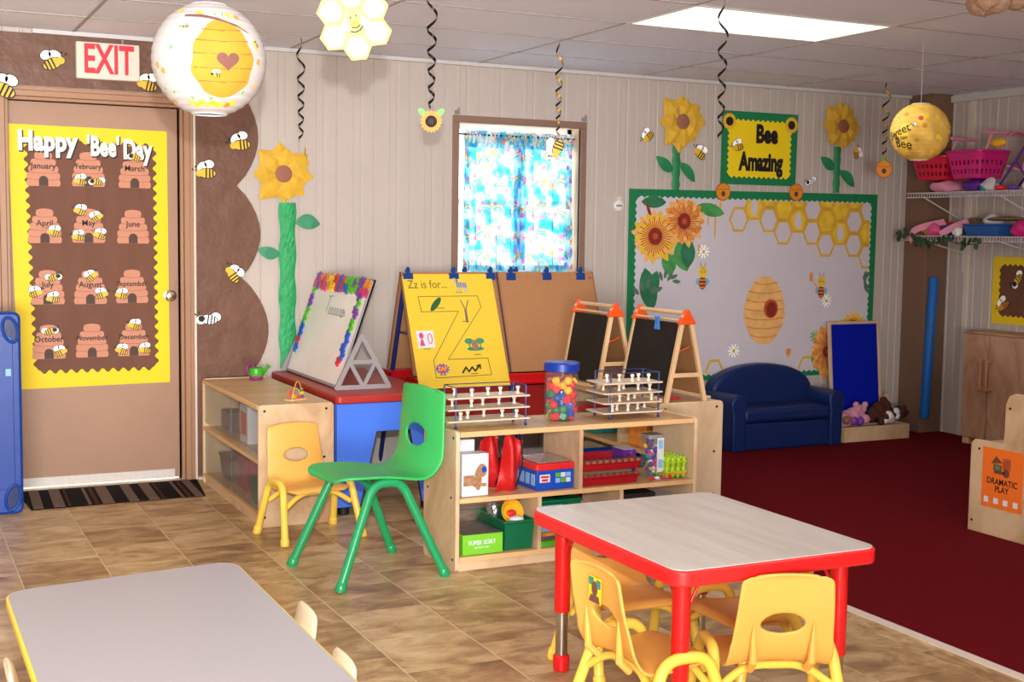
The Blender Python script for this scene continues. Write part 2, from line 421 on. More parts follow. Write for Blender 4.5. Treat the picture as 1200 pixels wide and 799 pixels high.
# ---- floor: slab, one object per vinyl tile, carpet
TX, TY = .3455, .352
fl = struct('floor', MB().box(LX, RX, FY, BY+.12, -.06, -.0009), 'grout')
tile_me = MB().box(.0026, TX-.0026, .0016, TY-.0016, -.0035, 0)
tile0 = None
cols = range(-4, 9)
for k in cols:
    x = .48+TX*k
    off = 4.90 + (0 if k % 2 == 1 else .5*TY)
    j0 = math.floor((2.0-off)/TY)
    while off+TY*j0 < BY-.001:
        y = off+TY*j0; j0 += 1
        if x > 3.3: continue
        if y+TY > BY: w = BY-y
        else: w = TY
        if tile0 is None: tile0 = tile_me.build('tile', 'tile', fl); t = tile0
        else: t = tile0.copy(); COL.objects.link(t)
        t.location = (x, y, 0); t.scale = (1 if x+TX < 3.34 else (3.345-x)/TX, w/TY, 1)
struct('trim_1', MB().box(3.335, 3.375, 1.2, BY, 0, .007), 'ivory')
cp = struct('floor_carpet', MB().box(3.37, RX, FY, BY, -.002, .006), 'carpet')
# floor nearer than the tiles the picture shows
struct('floor_vinyl', MB().box(LX, 3.34, FY, 1.75, -.004, -.001), 'tile')

# ---- ceiling: slab and lay-in tiles in a grid
ce = struct('ceiling', MB().box(LX, RX, FY, BY+.1, H+.02, H+.08), 'grid')
XG = [-2.2, -1.42, -.23, .96, 2.155, 3.35, 4.54, 5.73, 6.92, 7.08]
YG = [7.38, 6.83, 6.215, 5.6, 4.985, 4.37, 3.755, 3.14, 2.525]
ct0 = MB().box(.008, .992, .014, .986, 0, .012).build('ceiling_tile', 'ceil', ce); first = True
for i in range(len(XG)-1):
    for j in range(len(YG)-1):
        x0, x1, y0, y1 = XG[i], XG[i+1], YG[j+1], YG[j]
        if abs(x0-3.35) < .01 and abs(y1-5.6) < .01: continue
        t = ct0 if first else ct0.copy()
        if not first: COL.objects.link(t)
        first = False
        t.location = (x0, y0, H+random.uniform(-.001, .002)); t.scale = (x1-x0, y1-y0, 1)
gr = MB()
for x in XG[1:-1]: gr.box(x-.008, x+.008, FY, BY, H-.003, H+.006)
for y in YG[1:]: gr.box(LX, RX, y-.008, y+.008, H-.003, H+.006)
gr.build('grid_bar', 'grid', ce)
struct('ceiling_rear', MB().box(LX, RX, FY, 2.525, H, H+.02), 'ceil')

def troffer(cx, cy, label, first=None):
    t = thing('ceiling_light', label, 'ceiling light', (cx, cy, H), group='fluorescent ceiling lights')
    fr = MB()
    a, b = .595, .305
    fr.box(-a, a, -b, -b+.02, -.006, .014).box(-a, a, b-.02, b, -.006, .014).box(-a, -a+.02, -b, b, -.006, .014).box(a-.02, a, -b, b, -.006, .014)
    fr.build('frame', 'white', t)
    df = MB().box(-a+.02, a-.02, -b+.02, b-.02, -.002, .008).build('diffuser', mat('lit_diffuser', (250, 248, 240), .6, emis=(255, 250, 236), estr=1.25), t)
    return t
t0 = troffer(3.945, 5.2925, 'lit fluorescent ceiling panel above the easels')
for k, (tx, ty) in enumerate(TROFFERS[1:]):
    copy_tree(t0, loc=(tx, ty, H-.001), label='lit fluorescent ceiling panel in the near half of the room')

# ---- walls
def corr(mb, x0, x1, z0, z1, k, pitch, xoff, gx, fn):
    "one ribbed strip k of the metal wall, clipped to x0..x1"
    a = xoff+pitch*k
    prof = [(0, .007), (.003, .007), (.009, .015), (.090, .015), (.093, .0185), (.106, .0185), (.109, .015), (.150, .015), (.153, .013), (.165, .013), (.168, .015), (pitch-.006, .015), (pitch-.003, .007), (pitch, .007)]
    P = [(a+p, d) for p, d in prof]
    def dep(x):
        for (p, d), (q, e) in zip(P, P[1:]):
            if p <= x <= q: return d+(e-d)*(x-p)/max(q-p, 1e-9)
        return 0
    Q = [(x0, dep(x0))]+[p for p in P if x0 < p[0] < x1]+[(x1, dep(x1))]
    vs = []; fs = []
    for x, d in Q: vs += [fn(x, d, z0), fn(x, d, z1)]
    for i in range(len(Q)-1): fs.append((2*i, 2*i+2, 2*i+3, 2*i+1))
    mb.add(vs, fs)
# back wall
WX0, WX1, WZ0, WZ1 = 3.232, 4.092, 1.16, 2.12
DX0, DX1, DZ = .622, 1.522, 2.115
wb = MB()
wb.box(LX, DX0, BY+.016, BY+.16, 0, H+.06).box(DX0, DX1, BY+.016, BY+.16, DZ, H+.06).box(DX1, WX0-.012, BY+.016, BY+.16, 0, H+.06)
wb.box(WX0, WX1, BY+.016, BY+.16, 0, WZ0-.022).box(WX0, WX1, BY+.016, BY+.16, WZ1+.012, H+.06).box(WX1+.012, RX+.1, BY+.016, BY+.16, 0, H+.06)
wall = struct('wall_back', wb, 'metalwall')
pitch = .2305; xo = 2.208-pitch*20
brk = sorted([DX0-.02, DX1+.02, WX0, WX1, RX])
for k in range(0, 42):
    a, b = xo+pitch*k, xo+pitch*(k+1)
    if b < LX or a > RX: continue
    mb = MB(); xs = [max(a, LX)]+[q for q in brk if max(a, LX) < q < min(b, RX)]+[min(b, RX)]
    for x0, x1 in zip(xs, xs[1:]):
        mid = (x0+x1)/2
        if DX0-.02 < mid < DX1+.02: zs = [(DZ, H)]
        elif WX0 < mid < WX1: zs = [(0, WZ0), (WZ1, H)]
        else: zs = [(0, H)]
        for z0, z1 in zs: corr(mb, x0, x1, z0, z1, k, pitch, xo, 0, lambda x, d, z: (x, BY+.016-d, z))
    mb.build('wall_panel', 'metalwall', wall)
# right wall
wr = struct('wall_right', MB().box(RX+.016, RX+.12, FY, BY+.16, 0, H+.06), 'metalwall')
for k in range(0, 16):
    mb = MB(); a = 7.38-.25*(k+1)
    corr(mb, a, a+.25, 0, H, 0, .25, a, 0, lambda x, d, z: (RX+.016-d, x, z)); mb.build('wall_panel', 'metalwall', wr)
struct('wall_left', MB().box(LX-.1, LX, FY, BY+.16, 0, H+.06), 'ivory')
struct('wall_front', MB().box(LX-.1, RX+.12, FY-.1, FY, 0, H+.06), 'ivory')
# silver angle along the top of the walls, corner column
tr = MB().box(.75, 6.87, BY-.03, BY-.002, H-.024, H-.002)
struct('trim_2', tr, 'walltrim')
struct('trim_3', MB().box(RX-.035, RX+.004, 1.0, 7.14, H-.06, H-.012), 'walltrim')
struct('trim_4', MB().box(RX-.012, RX+.012, 6.93, 6.97, 0, H), 'ivory')
colm = MB().box(6.875, RX+.02, 7.15, BY+.02, 0, H)
struct('trim_5', colm, 'kraft3', bevel=.004)
# door
dr = struct('door_1', MB().box(DX0+.001, DX1-.001, BY+.06, BY+.1, .012, DZ-.001), 'door', bevel=.003)
MB().box(DX0+.006, DX1-.03, BY+.050, BY+.061, .012, .062).build('door_sweep', 'sweep', dr, bevel=.003)
kn = MB(); mt = Matrix.Translation((1.468, BY+.06, 1.06)) @ Matrix.Rotation(PI/2, 4, 'X')
kn.lathe([(.032, 0), (.032, .006), (.012, .01), (.012, .03), (.026, .038), (.03, .052), (.024, .064), (.004, .067)], 24, 0, mt)
kn.build('door_knob', 'knob', dr, smooth=True)
MB().box(1.50, 1.518, BY+.056, BY+.062, .97, 1.15).build('strike_plate', 'casing', dr)
cs = MB()
def cas(mb, x0, x1, z0, z1):
    mb.box(x0, x1, BY-.02, BY+.06, z0, z1)
for d, t in ((.0, .0), (.022, .012), (.058, .004)):
    pass
cs.box(DX1, DX1+.018, BY-.005, BY+.1, 0, DZ-.0005).box(DX1+.0185, DX1+.05, BY-.026, BY+.02, 0, DZ+.018).box(DX1+.0505, DX1+.072, BY-.016, BY+.02, 0, DZ+.05)
cs.box(DX0-.018, DX0, BY-.005, BY+.1, 0, DZ-.0005).box(DX0-.05, DX0-.0185, BY-.026, BY+.02, 0, DZ+.018).box(DX0-.072, DX0-.0505, BY-.016, BY+.02, 0, DZ+.05)
cs.box(DX0-.018, DX1+.018, BY-.005, BY+.1, DZ, DZ+.018).box(DX0-.05, DX1+.05, BY-.026, BY+.02, DZ+.0185, DZ+.05).box(DX0-.072, DX1+.072, BY-.016, BY+.02, DZ+.0505, DZ+.072)
cs.build('door_frame', 'casing', dr, bevel=.003)
MB().box(DX1+.072, DX1+.084, BY-.018, BY+.01, 0, 2.1).build('edge_strip', 'ivory', dr)
struct('baseboard_back', MB().box(LX, DX0-.08, BY-.012, BY+.005, 0, .06).box(DX1+.09, 6.87, BY-.012, BY+.005, 0, .012), 'ivory')
# window
wd = thing('window_1', None, None); del_ = [wd.__delitem__(k) for k in list(wd.keys())]; wd['kind'] = 'structure'
wf = MB(); e = .042
wf.box(WX0-e, WX1+e, BY-.014, BY+.02, WZ1, WZ1+e).box(WX0-e, WX0, BY-.014, BY+.02, WZ0, WZ1-.0005).box(WX1, WX1+e, BY-.014, BY+.02, WZ0, WZ1-.0005).box(WX0-e, WX1+e, BY-.014, BY+.02, WZ0-e-.01, WZ0-.0005)
wf.build('window_frame', 'windowtrim', wd, bevel=.003)
jb = MB().box(WX0-.01, WX0, BY, BY+.16, WZ0, WZ1).box(WX1, WX1+.01, BY, BY+.16, WZ0, WZ1).box(WX0, WX1, BY, BY+.16, WZ1, WZ1+.01).box(WX0, WX1, BY-.02, BY+.16, WZ0-.02, WZ0)
jb.build('jamb', 'jamb', wd)
sa = MB(); q = .03
sa.box(WX0, WX1, BY+.12, BY+.15, WZ1-q, WZ1).box(WX0, WX1, BY+.12, BY+.15, WZ0, WZ0+q).box(WX0, WX0+q, BY+.12, BY+.15, WZ0, WZ1).box(WX1-q, WX1, BY+.12, BY+.15, WZ0, WZ1).box(WX0, WX1, BY+.12, BY+.15, 1.62, 1.65)
sa.build('sash', 'white', wd)
MB().box(WX0, WX1, BY+.133, BY+.137, WZ0, WZ1).build('pane', 'glass', wd)
for x in (3.215, 4.11):
    s_ = MB().box(x-.012, x+.012, BY-.03, BY-.002, 2.17, 2.19).box(x-.005, x+.005, BY-.045, BY-.03, 2.165, 2.2).box(x-.012, x+.0, BY-.05, BY-.045, 2.18, 2.205)
    s_.build('bracket', 'grey', wd)

# curtain material: printed rainbows, clouds and hearts on thin cloth
def curtain_mat(thick=False):
    m = bpy.data.materials.new('rainbow_print_gathered' if thick else 'rainbow_print_cloth'); m.use_nodes = True; nt = m.node_tree; N = nt.nodes; L = nt.links
    N.clear(); out = N.new('ShaderNodeOutputMaterial')
    uv = N.new('ShaderNodeUVMap'); uv.uv_map = 'uv'
    def ramp(src, stops, interp='LINEAR'):
        r = N.new('ShaderNodeValToRGB'); r.color_ramp.interpolation = interp
        while len(r.color_ramp.elements) < len(stops): r.color_ramp.elements.new(.5)
        for e, (p, c) in zip(r.color_ramp.elements, stops): e.position = p; e.color = (*c, 1)
        L.new(src, r.inputs[0]); return r.outputs[0]
    def mixc(f, a, b):
        x = N.new('ShaderNodeMix'); x.data_type = 'RGBA'; L.new(f, x.inputs[0])
        (L.new(a, x.inputs[6]) if not isinstance(a, tuple) else setattr(x.inputs[6], 'default_value', (*a, 1)))
        (L.new(b, x.inputs[7]) if not isinstance(b, tuple) else setattr(x.inputs[7], 'default_value', (*b, 1)))
        return x.outputs[2]
    def math_(op, a, b=None):
        x = N.new('ShaderNodeMath'); x.operation = op
        for i, s in enumerate((a, b)):
            if s is None: continue
            if isinstance(s, (int, float)): x.inputs[i].default_value = s
            else: L.new(s, x.inputs[i])
        return x.outputs[0]
    n = N.new('ShaderNodeTexNoise'); n.inputs['Scale'].default_value = 9; n.inputs['Detail'].default_value = 3; L.new(uv.outputs[0], n.inputs['Vector'])
    base = ramp(n.outputs['Fac'], [(.36, (.05, .42, .72)), (.46, (.22, .72, .88)), (.54, (.82, .96, 1))])
    v = N.new('ShaderNodeTexVoronoi'); v.voronoi_dimensions = '2D'; v.inputs['Scale'].default_value = 6; v.inputs['Randomness'].default_value = .45; L.new(uv.outputs[0], v.inputs['Vector'])
    # arch: rings of distance, upper half of each cell
    sep = N.new('ShaderNodeSeparateXYZ'); L.new(v.outputs['Position'], sep.inputs[0])
    su = N.new('ShaderNodeSeparateXYZ'); L.new(uv.outputs[0], su.inputs[0])
    up = math_('GREATER_THAN', su.outputs[1], math_('ADD', sep.outputs[1], -.004))
    rb = ramp(v.outputs['Distance'], [(0, (1, 1, 1)), (.17, (.45, .2, .7)), (.2, (.1, .5, .9)), (.23, (.1, .7, .35)), (.26, (1, .85, .1)), (.29, (1, .4, .1)), (.32, (.85, .1, .3)), (.35, (1, 1, 1))], 'CONSTANT')
    inr = math_('MULTIPLY', math_('GREATER_THAN', v.outputs['Distance'], .17), math_('LESS_THAN', v.outputs['Distance'], .35))
    c1 = mixc(math_('MULTIPLY', math_('MULTIPLY', inr, up), .85), base, rb)
    v2 = N.new('ShaderNodeTexVoronoi'); v2.voronoi_dimensions = '2D'; v2.inputs['Scale'].default_value = 13; L.new(uv.outputs[0], v2.inputs['Vector'])
    hv = N.new('ShaderNodeSeparateXYZ'); L.new(v2.outputs['Color'], hv.inputs[0])
    pc = ramp(hv.outputs[0], [(0, (1, .25, .5)), (.4, (1, .55, .15)), (.6, (.95, .8, .2)), (.8, (.5, .25, .75))], 'CONSTANT')
    c2 = mixc(math_('MULTIPLY', math_('LESS_THAN', v2.outputs['Distance'], .2), math_('GREATER_THAN', hv.outputs[1], .45)), c1, pc)
    d = N.new('ShaderNodeBsdfDiffuse'); t = N.new('ShaderNodeBsdfTranslucent'); L.new(c2, d.inputs[0]); L.new(c2, t.inputs[0])
    tp = N.new('ShaderNodeBsdfTransparent'); L.new(c2, tp.inputs[0])
    m1 = N.new('ShaderNodeMixShader'); m1.inputs[0].default_value = .12 if thick else .5; L.new(d.outputs[0], m1.inputs[1]); L.new(t.outputs[0], m1.inputs[2])
    m2 = N.new('ShaderNodeMixShader'); m2.inputs[0].default_value = .03 if thick else .3; L.new(m1.outputs[0], m2.inputs[1]); L.new(tp.outputs[0], m2.inputs[2])
    L.new(m2.outputs[0], out.inputs[0]); return m
CM = curtain_mat(); M['curtain'] = CM; M['curtain_thick'] = curtain_mat(True)
cur = thing('window_curtain', 'gathered blue curtain printed with rainbows hanging in the window', 'curtain', (0, BY+.075, 0))
def cloth(x0, x1, z0, z1, seed, nm, amp=.012, folds=9, layers=1):
    nx, nz = 90, 14
    vs = []; fs = []; uvs = []
    rnd = random.Random(seed)
    ph = [rnd.uniform(0, 6) for _ in range(3)]
    for j in range(nz+1):
        for i in range(nx+1):
            u = i/nx; v = j/nz
            a = amp*(math.sin(u*folds*2*PI+ph[0])+.6*math.sin(u*folds*3.3*PI+ph[1]+v))*(.6+.4*(1-v))
            vs.append((x0+(x1-x0)*u+.006*math.sin(v*4+ph[2]+u*20), a, z0+(z1-z0)*v)); uvs.append((u*(x1-x0)*1.35+seed*.37, v*(z1-z0)))
    for j in range(nz):
        for i in range(nx): q = j*(nx+1)+i; fs.append((q, q+1, q+nx+2, q+nx+1))
    mb = MB().add(vs, fs); o = mb.build(nm, 'curtain_thick' if nm == 'ruffle' else 'curtain', cur, smooth=True, angle=0)
    ul = o.data.uv_layers.new(name='uv')
    for l in o.data.loops: ul.data[l.index].uv = uvs[l.vertex_index]
    return o
cloth(3.30, 3.735, 1.20, 2.045, 1, 'curtain_panel', .018); cloth(3.65, 4.075, 1.20, 2.03, 2, 'curtain_panel', .018)
cloth(3.305, 3.345, 1.20, 2.03, 6, 'curtain_hem', .006, 2); cloth(4.03, 4.07, 1.20, 2.02, 7, 'curtain_hem', .006, 2); cloth(3.668, 3.715, 1.20, 2.04, 8, 'curtain_hem', .006, 3)
cloth(3.31, 4.075, 1.975, 2.085, 3, 'ruffle', .018, 24); cloth(3.31, 4.07, 2.0, 2.075, 5, 'ruffle', .026, 31); cloth(3.31, 4.07, 1.19, 1.235, 4, 'ruffle', .018, 16)
MB().rod((WX0+.002, 0, 2.055), (WX1-.002, 0, 2.055), .006).build('curtain_rod', 'screw', cur, smooth=True)

# brown paper covering the wall above and beside the door
pts = [(1.606, .02), (1.606, 2.19), (-.2, 2.19), (-.2, 2.465), (1.80, 2.465)]
def arc(ax, az, bx, bz, bulge, n=10):
    out = []
    for i in range(n):
        t = i/n; out.append((ax+(bx-ax)*t+bulge*math.sin(PI*t)**.8, az+(bz-az)*t))
    return out
pts += arc(1.83, 2.45, 1.838, 2.25, .10)+arc(1.838, 2.25, 1.84, 1.69, .128)+arc(1.84, 1.69, 1.865, 1.165, .125)+arc(1.865, 1.165, 1.93, .62, .125)+arc(1.93, .62, 1.93, .02, .06)+[(1.93, .02)]
bp = MB().prism(pts, -.004, 0)
tag(bp.build('wall_paper', 'kraft', None, loc=(0, BY-.016, 0), rot=BACK), 'crinkled brown paper on the wall around the door with scalloped edge', 'paper')

M['darkcentre'] = mat('dark_seed_brown', (52, 28, 20), .8)
# ================================================================== PAPER BEES
def bee_parts(root, s=1, body='beey', flip=1, wings=2, style=0):
    f = flip
    wa = MB()
    W1 = ell(-.012*f, .030, .024, .017, 14, .5*f); W2 = ell(.020*f, .032, .020, .016, 14, -.5*f)
    if style == 1: W1 = ell(-.032*f, .006, .022, .019, 14, .2*f); W2 = ell(.030*f, .004, .022, .019, 14, -.2*f)
    for k, Wp in enumerate((W1, W2)):
        cx = sum(p[0] for p in Wp)/len(Wp); cy = sum(p[1] for p in Wp)/len(Wp)
        big = [(cx+(x-cx)*1.14, cy+(y-cy)*1.14) for x, y in Wp]
        o = MB().prism([(x*s, y*s) for x, y in big], .0, .0012)
        ob = o.build('wing_outline', 'black', root)
        MB().prism([(x*s, y*s) for x, y in Wp], .0012, .002).build('wing', 'beew', root)
    B = ell(0, 0, .034, .019, 18, -.35*f)
    MB().prism([(x*1.12*s, y*1.14*s) for x, y in B], .0012, .0024).build('outline', 'black', root)
    MB().prism([(x*s, y*s) for x, y in B], .0024, .003).build('body', body, root)
    st = MB(); c, sn = math.cos(-.35*f), math.sin(-.35*f)
    for q in (-.004, .010, .023):
        hh = .019*math.sqrt(max(0, 1-(q/.034)**2))
        P = [(q-.003, -hh), (q+.003, -hh), (q+.003, hh), (q-.003, hh)]
        st.prism([((x*f*c-y*sn)*s, (x*f*sn+y*c)*s) for x, y in P], .003, .0036)
    st.build('stripes', 'black', root)
    hx, hy = -.030*f, .010
    MB().prism(ell(hx*s, hy*s, .0145*s, .0135*s, 14), .003, .0038).build('head', body if style == 0 else 'black', root)
    an = MB().line([(hx*s, (hy+.01)*s), ((hx-.006*f)*s, (hy+.028)*s)], .002*s, .003, .0036).line([((hx-.004*f)*s, (hy+.008)*s), ((hx-.020*f)*s, (hy+.022)*s)], .002*s, .003, .0036)
    an.prism(ell((hx-.006*f)*s, (hy+.029)*s, .004*s, .004*s, 8), .003, .0036).prism(ell((hx-.021*f)*s, (hy+.023)*s, .004*s, .004*s, 8), .003, .0036)
    an.build('antennae', 'black', root)
def bee(px, pz, label, s=1, rot=0, flip=1, y=BY-.0165, base=BACK, group=None, body='beey', style=0, loc=None):
    t = thing('paper_bee', label, 'paper bee', loc or (px, y, pz), group=group)
    t.rotation_mode = 'XYZ'
    m = Matrix.Rotation(base[2], 4, 'Z') @ Matrix.Rotation(base[0], 4, 'X') @ Matrix.Rotation(rot, 4, 'Z')
    t.rotation_euler = m.to_euler()
    bee_parts(t, s, body, flip, 2, style)
    return t
G = 'paper bees stuck on the brown wall paper'
bee(.848, 2.312, 'white winged paper bee left of the exit sign', 1.45, .1, -1, group=G)
bee(.60, 2.158, 'paper bee at the upper left corner of the door frame', 1.7, -.1, 1, y=BY-.03, group=G)
bee(1.349, 2.225, 'paper bee below the right corner of the exit sign', 1.35, .1, 1, group=G)
bee(1.868, 1.923, 'paper bee on the brown scallop under the big white lantern', 1.45, .45, 1, group=G)
bee(1.671, 1.756, 'paper bee beside the top right of the door frame', 1.4, .35, 1, group=G)
bee(1.815, 1.174, 'paper bee in the notch of the brown scallops', 1.3, -.6, 1, group=G)
bee(1.676, .925, 'checked paper bee lowest on the brown paper, wings spread', 1.35, .2, 1, group=G, body='beew', style=1)
G = 'paper bees around the board sign'
bee(4.611, 2.092, 'paper bee left of the left hand board sunflower', 1.15, 1.0, 1, y=BY-.004, group=G)
bee(5.023, 1.990, 'paper bee between the left sunflower and the yellow sign', 1.3, -.3, 1, y=BY-.004, group=G)
bee(6.382, 2.048, 'paper bee right of the right hand board sunflower', 1.1, -1.1, 1, y=BY-.004, group=G)
bee(5.978, 1.833, 'small dark paper bee between the sign and the right sunflower', .95, .5, 1, y=BY-.004, group=G, body='beew', style=1)

# ================================================================== DOOR POSTER
def hive_poly(w, h, n=5):
    ws = [.52, .74, .88, .98, 1.0]; R = []
    for k in range(n):
        z0 = h*(1-(k+1)/n); zc = z0+h/n/2; ww = w/2*ws[k]
        for a in (.9, .45, 0, -.45, -.9): R.append((ww-.10*w*(1-math.cos(a)), zc+h/n/2*math.sin(a)/math.sin(.9)*.98))
    top = [(w/2*.52*.75*math.cos(a), h*.985+h*.05*math.sin(a)) for a in (2.2, 1.57, .9)]
    Rr = R[::-1]                # bottom to top on the right side
    return [(x, z) for x, z in Rr]+top[::-1]+[(-x, z) for x, z in R]
DP = thing('door_poster', 'brown birthday poster with wavy yellow border on the tan door', 'poster', (0, BY+.06, 0), rot=BACK)
MB().prism([(.655, .555), (1.468, .565), (1.462, 1.985), (.622, 1.99)], .0, .002).build('border', 'yellowb', DP)
wv = wavy(.715, 1.405, .635, 1.915, .022, .056)
wv = [(x-(z-1.3)*.03*(1.46-x)/.8, z) for x, z in wv]
MB().prism(wv, .002, .004).build('backing_paper', 'kraft2', DP)
def bub(parent, s, size, x, z, sx=1):
    text(parent, 'letter_shadow', s, size, x+.006, z-.006, .0052, 'black', .001, .06, sx=sx, space=1.05)
    text(parent, 'lettering', s, size, x, z, .0075, 'white', .001, .048, sx=sx, space=1.05)
bub(DP, 'Happy', .145, .822, 1.900, .78); bub(DP, "'Bee'", .145, 1.115, 1.882, .60); bub(DP, 'Day', .145, 1.298, 1.872, .64)
MON = [('January', .801, 1.753), ('February', 1.035, 1.757), ('March', 1.283, 1.755), ('April', .803, 1.444), ('May', 1.032, 1.448), ('June', 1.271, 1.446),
       ('July', .813, 1.110), ('August', 1.037, 1.109), ('September', 1.262, 1.112), ('October', .814, .810), ('November', 1.042, .812), ('December', 1.268, .813)]
for nm, x, z in MON:
    t = thing('paper_hive', 'peach beehive cutout lettered %s on the door poster' % nm, 'beehive cutout', (x, BY+.056, z-.092), rot=BACK, group='month beehives on the door poster')
    hp = hive_poly(.176, .182)
    MB().prism(hp, 0, .002).build('hive', 'peach', t)
    ln = MB()
    for k, ww in zip(range(1, 5), (.052, .068, .078, .084)):
        zz = .182*(1-k/5); ln.line([(-ww, zz+.003), (-ww*.4, zz-.003), (ww*.4, zz-.003), (ww, zz+.003)], .0025, .002, .0026)
    ln.build('fold_lines', 'peachl', t)
    MB().prism([(-.024, .001), (.024, .001)]+[(.024*math.cos(a), .032+.024*math.sin(a)) for a in [PI*k/8 for k in range(9)]], .002, .003).build('doorway', 'hole', t)
    text(t, 'lettering', nm, .046 if len(nm) < 8 else .040, 0, .108, .003, 'black', .0006, .012, sx=.95)
PB = [('March', 1.289, 1.832, 0, 1, 'top'), ('February', .995, 1.690, .2, 0, 'left foot'), ('February', 1.080, 1.692, .2, 1, 'right foot'), ('April', .852, 1.408, 0, 0, 'lower right side'), ('May', .99, 1.525, 0, 0, 'upper left side'), ('May', 1.075, 1.490, .3, 0, 'upper right side'),
      ('May', .980, 1.385, .2, 0, 'left foot'), ('May', 1.092, 1.395, 0, 0, 'right foot'), ('July', .842, 1.165, 0, 1, 'top'), ('July', .748, 1.077, 0, 0, 'left side'), ('July', .842, 1.045, .2, 0, 'foot'), ('August', 1.042, 1.165, .4, 0, 'top'),
      ('August', 1.094, 1.065, 0, 0, 'right foot'), ('September', 1.206, 1.062, .1, 0, 'left foot'), ('October', .820, .870, 0, 1, 'top'), ('October', .872, .750, .1, 0, 'right foot'), ('December', 1.274, .888, 0, 0, 'top'), ('December', 1.202, .750, 0, 0, 'left foot'), ('December', 1.330, .752, .2, 0, 'right foot')]
for nm, x, z, r, stl, w in PB:
    bee(x, z, 'small paper bee on the %s of the %s beehive' % (w, nm), .86, r, random.choice((-1, 1)), y=BY+.0525, group='small name bees on the month beehives', style=stl)

# exit sign
ex = thing('exit_sign', 'white exit sign with red letters above the door', 'sign', (1.13, BY-.018, 2.337), rot=BACK)
MB().box(-.166, .166, -.098, .098, 0, .05).build('housing', 'exitw', ex, bevel=.006)
text(ex, 'lettering', 'EXIT', .215, .002, .002, .051, 'red', .001, .024, sx=.60, space=1.0)
MB().rod((.08, .098, .02), (.08, .125, .02), .006).build('mount', 'grey', ex)
# striped mat
mt_ = thing('door_mat', 'black and taupe striped mat in front of the door', 'mat', (0, 0, 0))
MB().prism([(.655, 6.87), (1.545, 6.90), (1.60, 7.36), (.63, 7.36)], .0005, .006).build('backing', 'mat1', mt_)
xs = .665; k = 0; seq = [(.05, 1), (.015, 0), (.055, 1), (.012, 2), (.05, 0), (.015, 1), (.02, 2), (.06, 1), (.04, 0)]
sb = {0: MB(), 1: MB(), 2: MB()}
while xs < 1.5:
    w_, c_ = seq[k % len(seq)]; k += 1
    w_ = min(w_, 1.53-xs)
    
    if c_: MB().prism([(xs, 6.878), (xs+w_, 6.879), (xs+w_+.02, 7.355), (xs+.02, 7.355)], .006, .0085).build('stripe', 'mat2' if c_ == 1 else 'mat3', mt_)
    xs += w_+.018

# ================================================================== BIG PAPER SUNFLOWERS
def crumple(mb, amp, sc, seed=0):
    out = []
    for p in mb.v:
        n_ = noise.noise_vector(Vector((p[0]*sc+seed, p[1]*sc, p[2]*sc)))
        out.append((p[0]+n_.x*amp*.4, p[1]+n_.y*amp*.4, p[2]+abs(n_.z)*amp))
    mb.v = out; return mb
def paper_flower(x, z, R, stem_z0, stem_z1, stem_x0, stem_w, leaves, label, seed, y=BY-.004, m_stem='stem', stem_y=None):
    t = thing('paper_sunflower', label, 'paper flower', (x, y, z), rot=BACK, group='large paper sunflowers')
    rnd = random.Random(seed)
    for ring, (n, r0, z0) in enumerate(((8, 1.0, .006), (7, .86, .022))):
        for k in range(n):
            a = 2*PI*(k+ring*.5)/n+rnd.uniform(-.12, .12); r = R*r0*rnd.uniform(.9, 1.12); w = R*rnd.uniform(.36, .46)
            dx, dy = math.cos(a), math.sin(a)
            mb = MB(); c = Vector((dx*R*.22, dy*R*.22, z0+.012)); tip = Vector((dx*r, dy*r, z0+rnd.uniform(.0, .012)))
            mid = c.lerp(tip, .42); nn = Vector((-dy, dx, 0))
            l = mid+nn*w+Vector((0, 0, -.01+rnd.uniform(0, .01))); rr = mid-nn*w+Vector((0, 0, -.01+rnd.uniform(0, .01))); rd = mid+Vector((0, 0, .016))
            cl = c+nn*w*.3; cr_ = c-nn*w*.3; l.z = max(l.z, .004); rr.z = max(rr.z, .004)
            mb.add([cl, c, cr_, rr, rd, l, tip], [(0, 1, 4, 5), (1, 2, 3, 4), (5, 4, 6), (4, 3, 6)])
            mb.build('petal', 'petal', t, solid=.0015)
    MB().lathe([(R*.26, .03), (R*.27, .040), (R*.2, .045), (.002, .046)], 24).build('flower_centre', 'flcentre', t, smooth=True)
    sm = MB(); n = 36; m = 7; vs = []; fs = []
    for j in range(n+1):
        for i in range(m+1):
            u = i/m-.5; zz = stem_z0+(stem_z1-stem_z0)*j/n
            vs.append((stem_x0-x+u*stem_w*(1+.1*math.sin(j*.7+seed)), zz-z, .003+.012*(1-abs(2*u)**3)+(rnd.uniform(0, .006) if m_stem == 'stem' else 0)))
    for j in range(n):
        for i in range(m): q = j*(m+1)+i; fs.append((q, q+1, q+m+2, q+m+1))
    sm.add(vs, fs).build('stem', m_stem, t, smooth=m_stem != 'stem', angle=0)
    for lx, lz, ln, wd, rt in leaves:
        P = []
        for k in range(13): q = k/12; P.append((q*ln, wd*math.sin(PI*q)**.8*(1-.25*q)))
        for k in range(1, 12): q = 1-k/12; P.append((q*ln, -wd*.55*math.sin(PI*q)**.8))
        c, s_ = math.cos(rt), math.sin(rt)
        vs = [(lx-x+px*c-py*s_, lz-z+px*s_+py*c, .004+.014*math.sin(PI*px/ln)) for px, py in P]
        MB().add(vs, [tuple(range(len(vs)))]).build('leaf', 'leafp' if m_stem == 'stem' else 'stem2', t, solid=.001)
    return t
paper_flower(2.108, 1.765, .185, .63, 1.60, 2.14, .098, [(2.185, 1.485, .155, .062, -.05), (2.10, 1.30, .145, .05, 2.95)], 'large yellow paper sunflower on tall crumpled green stem beside the door', 3)
